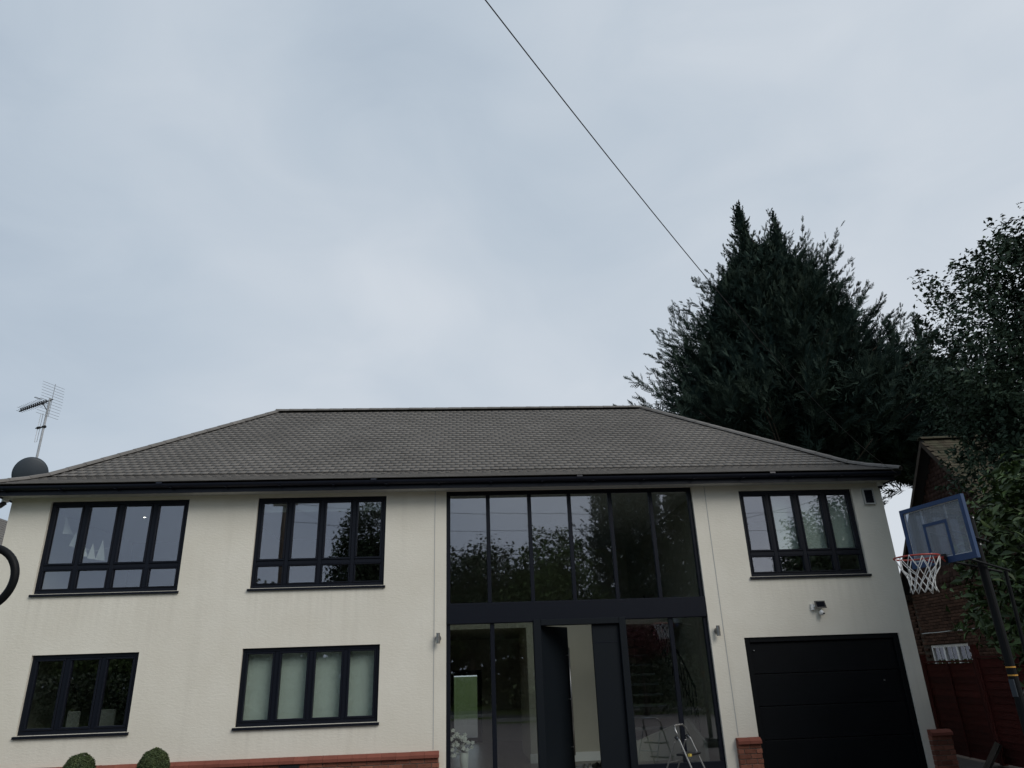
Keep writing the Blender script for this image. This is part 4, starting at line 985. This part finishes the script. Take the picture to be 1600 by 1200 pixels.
def cypress(name, base, height, prof, label, nb=430, leafm='conifer', seed=1, extra_tops=(), sprays=28, hmin=.08, group=None, wob=.08, dens=36000, blades=9):
    """prof: (relative height, radius). Upswept plumes, each a curved shoot set with flat feathery sprays."""
    g = np.random.default_rng(seed); bx, by, bz_ = base
    t = thing(name, base, label, 'tree', group)
    ph, pr = np.array([p[0] for p in prof]), np.array([p[1] for p in prof])
    P0, D0, Ln = [], [], []
    for i in range(nb):
        h = 1-(1-.10)*math.sqrt(g.uniform())**1.15
        h = min(max(h, hmin+.08*g.uniform()), .97); r = np.interp(h, ph, pr); a = g.uniform(0, 2*math.pi)
        r *= (g.uniform(.70, 1.0) if g.uniform() < .8 else g.uniform(1.0, 1.08))*(1+wob*math.sin(3*a+7*h)+wob*math.sin(5*a-11*h+seed))
        el = g.uniform(.25, .75)+.5*max(0, h-.6)/.4
        L_ = min(1.0+.34*r, 2.4)*g.uniform(.7, 1.3)
        d = np.array([math.cos(a)*math.cos(el), math.sin(a)*math.cos(el), math.sin(el)])
        tip = np.array([bx+r*math.cos(a), by+r*math.sin(a), bz_+h*height])
        P0.append(tip-d*L_); D0.append(d); Ln.append(L_)
    for (tx, ty, tz, spread, cnt) in extra_tops:           # pointed leaders
        for i in range(cnt):
            a = g.uniform(0, 6.283); s = g.uniform(0, 1)
            if i == 0: s = 0
            k = .15+.75*s; d = np.array([math.cos(a)*k, math.sin(a)*k, .85]); d /= np.linalg.norm(d); L_ = g.uniform(.8, 1.3)*(.8+.5*s)
            P0.append(np.array([tx+spread*s*math.cos(a), ty+spread*s*math.sin(a), tz-s*spread*3.6])-d*L_); D0.append(d); Ln.append(L_)
    P0, D0, Ln = np.array(P0), np.array(D0), np.array(Ln)
    n = len(P0); Vs = []
    bend = g.normal(size=(n, 3))*.16; bend[:, 2] = np.abs(bend[:, 2])+.10
    for k in range(sprays):                                 # sprays along each shoot, shorter to the tip
        f = (k+g.uniform(0, 1, (n, 1)))/sprays
        L1_ = Ln[:, None]
        base_p = P0+D0*L1_*f+bend*L1_*f*f*.8
        ax = D0+bend*1.6*f; ax /= np.linalg.norm(ax, axis=1)[:, None]
        sidev = g.normal(size=(n, 3)); sidev -= (sidev*ax).sum(1)[:, None]*ax; sidev /= np.linalg.norm(sidev, axis=1)[:, None]
        dirv = ax*g.uniform(.7, 1.0, (n, 1))+sidev*g.uniform(.55, 1.15, (n, 1))*(1.0-.6*f)+np.array([0, 0, .10]); dirv /= np.linalg.norm(dirv, axis=1)[:, None]
        sl = L1_*.34*(1.0-.72*f)*g.uniform(.6, 1.25, (n, 1))+.05
        pl = np.cross(dirv, g.normal(size=(n, 3))); pl /= np.linalg.norm(pl, axis=1)[:, None]
        for b in range(blades):
            if b == 0: o = base_p; dd = dirv; ll = sl
            else:
                s_ = 1 if b % 2 else -1; o = base_p+dirv*sl*(.06+.105*b); dd = dirv*.85+pl*s_*.50; ll = sl*(.56-.045*b)*g.uniform(.7, 1.2, (n, 1))
            wv = np.cross(dd, np.cross(dirv, pl)); wv /= np.linalg.norm(wv, axis=1)[:, None]+1e-9
            w_ = (.008+.015*sl)*g.uniform(.7, 1.3, (n, 1))
            Vs.append(np.stack([o-wv*w_*.5, o+dd*ll*.4-wv*w_*1.2, o+dd*ll, o+dd*ll*.4+wv*w_*1.2], 1))
    V = np.concatenate(Vs).reshape(-1, 3); i = np.arange(len(V)//4)[:, None]*4
    npbuild('crown', V, i+np.array([[0, 1, 2, 3]]), leafm, t)
    lim = []
    for i in range(0, n, 5):
        z = P0[i][2]-np.hypot(P0[i][0]-bx, P0[i][1]-by)*.35
        z = max(z, bz_+.8); lim.append(((bx, by, min(z, bz_+height*.93)), tuple(P0[i]+D0[i]*Ln[i]*.5), .05))
    trunk(t, base, (bx, by, bz_+height*.96), .36, limbs=lim)
    # older boughs deeper inside that close the view through the crown
    h = g.uniform(max(.05, hmin-.05), .93, dens); rr = np.interp(h, ph, pr)*.72*np.sqrt(g.uniform(0, 1, dens)); a = g.uniform(0, 6.283, dens)
    C = np.stack([bx+rr*np.cos(a), by+rr*np.sin(a), bz_+h*height-.35], 1)
    V, F = leaf_cards(C, g.normal(size=(dens, 3)), .36, aspect=.24); npbuild('inner_boughs', V, F, leafm, t)
    return t

def broadleaf(name, base, blobs, nclump, per, leaf, sig, leafm, label, tr=.22, aspect=.5, seed=3, cat='tree', fill=0.35, group=None, singles=0, stemtop=None, twig=0):
    """blobs: (x,y,z,rx,ry,rz). Leaves grow in clumps near the surface of the blobs, with gaps between."""
    g = np.random.default_rng(seed); t = thing(name, base, label, cat, group); bl = np.array(blobs)
    wts = (bl[:, 3]*bl[:, 4]*bl[:, 5])**.67; wts /= wts.sum(); which = g.choice(len(bl), nclump, p=wts)
    u = g.normal(size=(nclump, 3)); u /= np.linalg.norm(u, axis=1)[:, None]
    rad = np.where(g.uniform(size=nclump) < fill, g.uniform(.25, .8, nclump), g.uniform(.8, 1.08, nclump))
    cc = bl[which, :3]+u*bl[which, 3:6]*rad[:, None]
    if twig:
        od = cc-np.array([bl[0, 0], bl[0, 1], bl[0, 2]-1.0]); od /= np.linalg.norm(od, axis=1)[:, None]; od = od+g.normal(size=od.shape)*.45; od[:, 2] += .35; od /= np.linalg.norm(od, axis=1)[:, None]
        tl_ = twig*g.uniform(.4, 1.3, nclump); ff = g.uniform(-.6, .6, (nclump, per, 1))
        C = (cc[:, None, :]+od[:, None, :]*tl_[:, None, None]*ff+np.clip(g.normal(size=(nclump, per, 3)), -1.8, 1.8)*sig*(1.15-1.1*(ff+.3).clip(0, 1))).reshape(-1, 3)
    else: C = (cc[:, None, :]+np.clip(g.normal(size=(nclump, per, 3)), -1.7, 1.7)*sig*np.array([1, 1, .8])).reshape(-1, 3)
    C = C[C[:, 2] > base[2]+.12]
    N = C-bl[0, :3]; N /= np.linalg.norm(N, axis=1)[:, None]; N = N*.5+np.array([0, 0, .6])
    ti = g.choice(nclump, min(nclump, 46), replace=False)
    top = stemtop or (bl[0, 0], bl[0, 1], bl[:, 2].max())
    b = Vector(base); e = Vector(top)
    trunk(t, base, top, tr, limbs=[(tuple(b.lerp(e, min(.95, max(.25, (cc[i, 2]-base[2])/(top[2]-base[2]+1e-6)*.75)))), tuple(cc[i]), tr*.22) for i in ti])
    if singles:
        # the nearest leaves are pieces of their own
        cp = np.array(cam.location); dist = np.linalg.norm(C-cp, axis=1); order = np.argsort(dist); pick = order[:singles*3:3]
        q = MB().add([(0, -.5, 0), (aspect*.42, -.18, .07), (aspect*.46, .12, .08), (0, .5, -.06), (-aspect*.46, .12, .08), (-aspect*.42, -.18, .07), (0, 0, 0)], [(0, 1, 6), (1, 2, 6), (2, 3, 6), (3, 4, 6), (4, 5, 6), (5, 0, 6)])
        me = bpy.data.meshes.new('leaf'); me.from_pydata([tuple(np.array(v)*leaf) for v in q.v], [], q.f); me.update(); me.materials.append(M[leafm])
        for i in pick:
            o = link('leaf', me, C[i], t); o.rotation_euler = (g.normal(-.3, .6), g.normal(0, .5), g.uniform(0, 6.28)); s = g.uniform(.8, 1.25); o.scale = (s, s, s)
        C = np.delete(C, pick, 0); N = np.delete(N, pick, 0)
    V, F = leaf_cards(C, N, leaf, aspect=aspect); npbuild('crown', V, F, leafm, t)
    return t

# the big cypresses behind the house
cypress('cypress_tree', (13.0, 13.2, G), 20.0, [(0, 1.6), (.3, 2.0), (.46, 2.8), (.52, 6.2), (.56, 6.0), (.63, 5.0), (.73, 4.1), (.79, 3.5), (.87, 2.6), (.94, 1.3), (1, .3)],
        'tall dark twin-topped cypress rising behind the hipped roof', nb=2150, seed=5, dens=60000,
        extra_tops=((12.5, 13.2, 20.75, .8, 46), (13.95, 13.0, 20.2, .8, 44)))
cypress('cypress_tree', (17.8, 12.0, G), 13.8, [(0, .8), (.58, 1.2), (.66, 3.0), (.72, 3.0), (.82, 2.5), (.93, 1.5), (1, .5)],
        'lower greener cypress between the tall cypress and the brick house', nb=560, seed=9, hmin=.66, dens=30000, extra_tops=((17.2, 11.8, 14.3, .45, 14), (18.4, 11.8, 14.4, .45, 14), (16.2, 11.8, 14.0, .45, 14)))
# glossy small-leaved evergreen in front of the brick house
broadleaf('holly_tree', (11.2, -1.9, G), [(11.1, -1.9, 6.6, 2.55, 2.0, 2.3), (11.4, -1.9, 7.7, 1.6, 1.6, 1.45), (9.9, -2.0, 5.8, 1.6, 1.5, 1.1), (11.9, -1.9, 4.6, 1.9, 1.6, 1.5), (9.75, -2.0, 4.5, 1.25, 1.2, 1.1)],
          1500, 52, .108, .13, 'holly', 'tall glossy small-leaved evergreen tree in front of the brick house', seed=4, aspect=.46, twig=.75)
# laurel
broadleaf('laurel', (8.75, -3.3, G), [(8.95, -3.3, 2.35, 1.85, 1.5, 1.5), (8.7, -3.3, 3.2, 1.25, 1.2, .95), (8.5, -3.5, 1.6, 1.1, 1.1, .8)],
          1000, 17, .165, .15, 'laurel', 'large-leaved green laurel overhanging the fence behind the hoop pole', tr=.10, aspect=.40, seed=8, cat='shrub', singles=300)
# pale bare shrub in the gap beside the house corner
t = thing('bare_shrub', (13.0, 9.5, G), 'pale twiggy bare shrub seen through the gap beside the house corner', 'shrub')
q = MB()
for i in range(150):
    a = rng.uniform(0, 6.28); b = Vector((13.0, 9.5, G)); L_ = rng.uniform(2.6, 4.6); lean = rng.uniform(.05, .42)
    p1 = b+Vector((math.cos(a)*lean*L_*.4, math.sin(a)*lean*L_*.4, L_*.5)); p2 = b+Vector((math.cos(a)*lean*L_*1.1, math.sin(a)*lean*L_*1.1, L_*.98))
    q.tube([b, p1, p2], .013, 4, r1=.004)
    for k in range(4):
        s = p1.lerp(p2, rng.uniform(0, .9)); q.tube([s, s+Vector((rng.normal(0, .3), rng.normal(0, .3), rng.uniform(.1, .5)))], .006, 3, r1=.002)
o = q.build('twig', 'twig', t); o['kind'] = 'stuff'

# ------------------------------------------------------------------ across the road: what the panes mirror
def back_tree(x, y, h, r, leafm, label, seed, z0=.35):
    return broadleaf('broad_tree', (x, y, G), [(x, y, h*(.5+z0/2), r, r, h*(1-z0)/2), (x+r*.35, y+.2, h*.5, r*.8, r*.8, h*.22), (x-r*.4, y, h*.55, r*.75, r*.75, h*.22)], 440, 56, .22, .34, leafm, label, tr=.25, seed=seed, aspect=.6, fill=.5)
cypress('cypress_tree', (9.4, -27.5, G), 17.5, [(0, 2.2), (.2, 3.0), (.5, 3.3), (.75, 2.6), (.92, 1.2), (1, .3)], 'tall dark cypress across the road mirrored in the entrance glazing', nb=420, seed=21, sprays=16, dens=24000, blades=5)
cypress('cypress_tree', (13.7, -28.5, G), 15.5, [(0, 2.2), (.2, 2.9), (.5, 3.0), (.75, 2.2), (.92, 1.0), (1, .3)], 'second cypress across the road mirrored in the entrance glazing edge', nb=360, seed=22, sprays=16, dens=20000, blades=5)
for i, (x, y, h, r, lm, lab) in enumerate((
        (4.6, -27, 8.6, 2.5, 'leafy', 'fresh green round tree across the road next to the tall dark cypress'),
        (.6, -28, 8.3, 2.5, 'leafdark', 'dark green round tree mirrored low in the entrance panes'),
        (-2.8, -28, 7.8, 2.4, 'leafy', 'light green tree mirrored by the edge of the entrance glazing'),
        (-5.3, -27, 10.2, 1.7, 'leafdark', 'dark tall-crowned tree mirrored in the upstairs window with raised blinds'),
        (-12.5, -29, 6.4, 2.9, 'leafdark', 'low dark spreading tree across the road'),
        (-19.5, -29, 6.0, 3.2, 'leafy', 'wide low green tree across the road beyond the others'),
        (20.5, -26, 9.5, 2.8, 'leafdark', 'dark round tree mirrored in the window above the garage'))):
    back_tree(x, y, h, r, lm, lab, 40+i)
broadleaf('plum_tree', (6.9, -16.4, G), [(6.9, -16.4, 2.6, 1.0, .9, .8)], 90, 40, .11, .18, 'plum', 'small red-leaved plum tree by the drive mirrored in the entrance glass', tr=.07, seed=60)
hb = rng.uniform(size=(26000, 3))*np.array([52, 1.5, 2.2])+np.array([-26, -18.3+.1, G+.02])
hb = hb[(hb[:, 0] < -9) | (hb[:, 0] > 3.2)]
V, F = leaf_cards(hb, rng.normal(size=(len(hb), 3)), .16, aspect=.6)
t = thing('front_hedge', (0, -17.5, G), 'clipped green hedge along the road, mirrored in the ground floor panes', 'hedge')
npbuild('foliage', V, F, 'leafdark', t)

hb = rng.uniform(size=(60000, 3))*np.array([110, 2.2, 5.2])+np.array([-55, -33, G+.02]); hb[:, 2] *= 1+.18*np.sin(hb[:, 0]*.9)*np.sin(hb[:, 0]*.37+1)
V, F = leaf_cards(hb, rng.normal(size=(len(hb), 3)), .55, aspect=.6)
t = thing('tall_hedge', (0, -32, G), 'tall dark overgrown hedge across the road behind the trees', 'hedge')
npbuild('foliage', V, F, 'leafdark', t)

# telephone pole, drop wire to the house corner, street wires
az = R(40.0); end = Vector((8.2, -.3, 4.7))
cf = np.polyfit([0, 8.32, 9.61, 10.83, 11.79, 12.53], [4.7, 4.61, 4.73, 4.87, 5.01, 5.11], 2)
def wp(s): return Vector((end.x-s*math.sin(az), end.y-s*math.cos(az), float(np.polyval(cf, s))))
SP = 25.5; PT = wp(SP)
tag(MB().tube([wp(s) for s in np.linspace(0, SP, 60)], .0042, 6).build('telephone_wire', 'black'), 'single black telephone wire sloping down across the sky to the house corner', 'wire')
t = thing('telephone_pole', (PT.x, PT.y-.05, G), 'tall wooden telephone pole by the road holding the wires', 'pole')
MB().tube([(PT.x, PT.y-.16, G), (PT.x, PT.y-.16, PT.z+.3)], .14, 12, r1=.10).build('shaft', 'wood', t, smooth=True)
MB().box(PT.x-.5, PT.x+.5, PT.y-.06, PT.y-.0, PT.z-.05, PT.z+.05).build('cross_arm', 'wood', t)
for k, dz in enumerate((0.08, -.75)):
    pts = [(x, PT.y-.3, PT.z+dz-.9+.9*((x-PT.x-22)/22)**2) for x in np.linspace(PT.x, PT.x+44, 40)]
    tag(MB().tube(pts, .010, 5).build('street_wire', 'black'), ('upper' if k == 0 else 'lower')+' black street wire running along the road from the telephone pole', 'wire')
x2 = PT.x+44
t = thing('telephone_pole', (x2, PT.y-.45, G), 'second wooden telephone pole farther along the road', 'pole')
MB().tube([(x2, PT.y-.45, G), (x2, PT.y-.45, PT.z+.4)], .14, 12, r1=.10).build('shaft', 'wood', t, smooth=True)
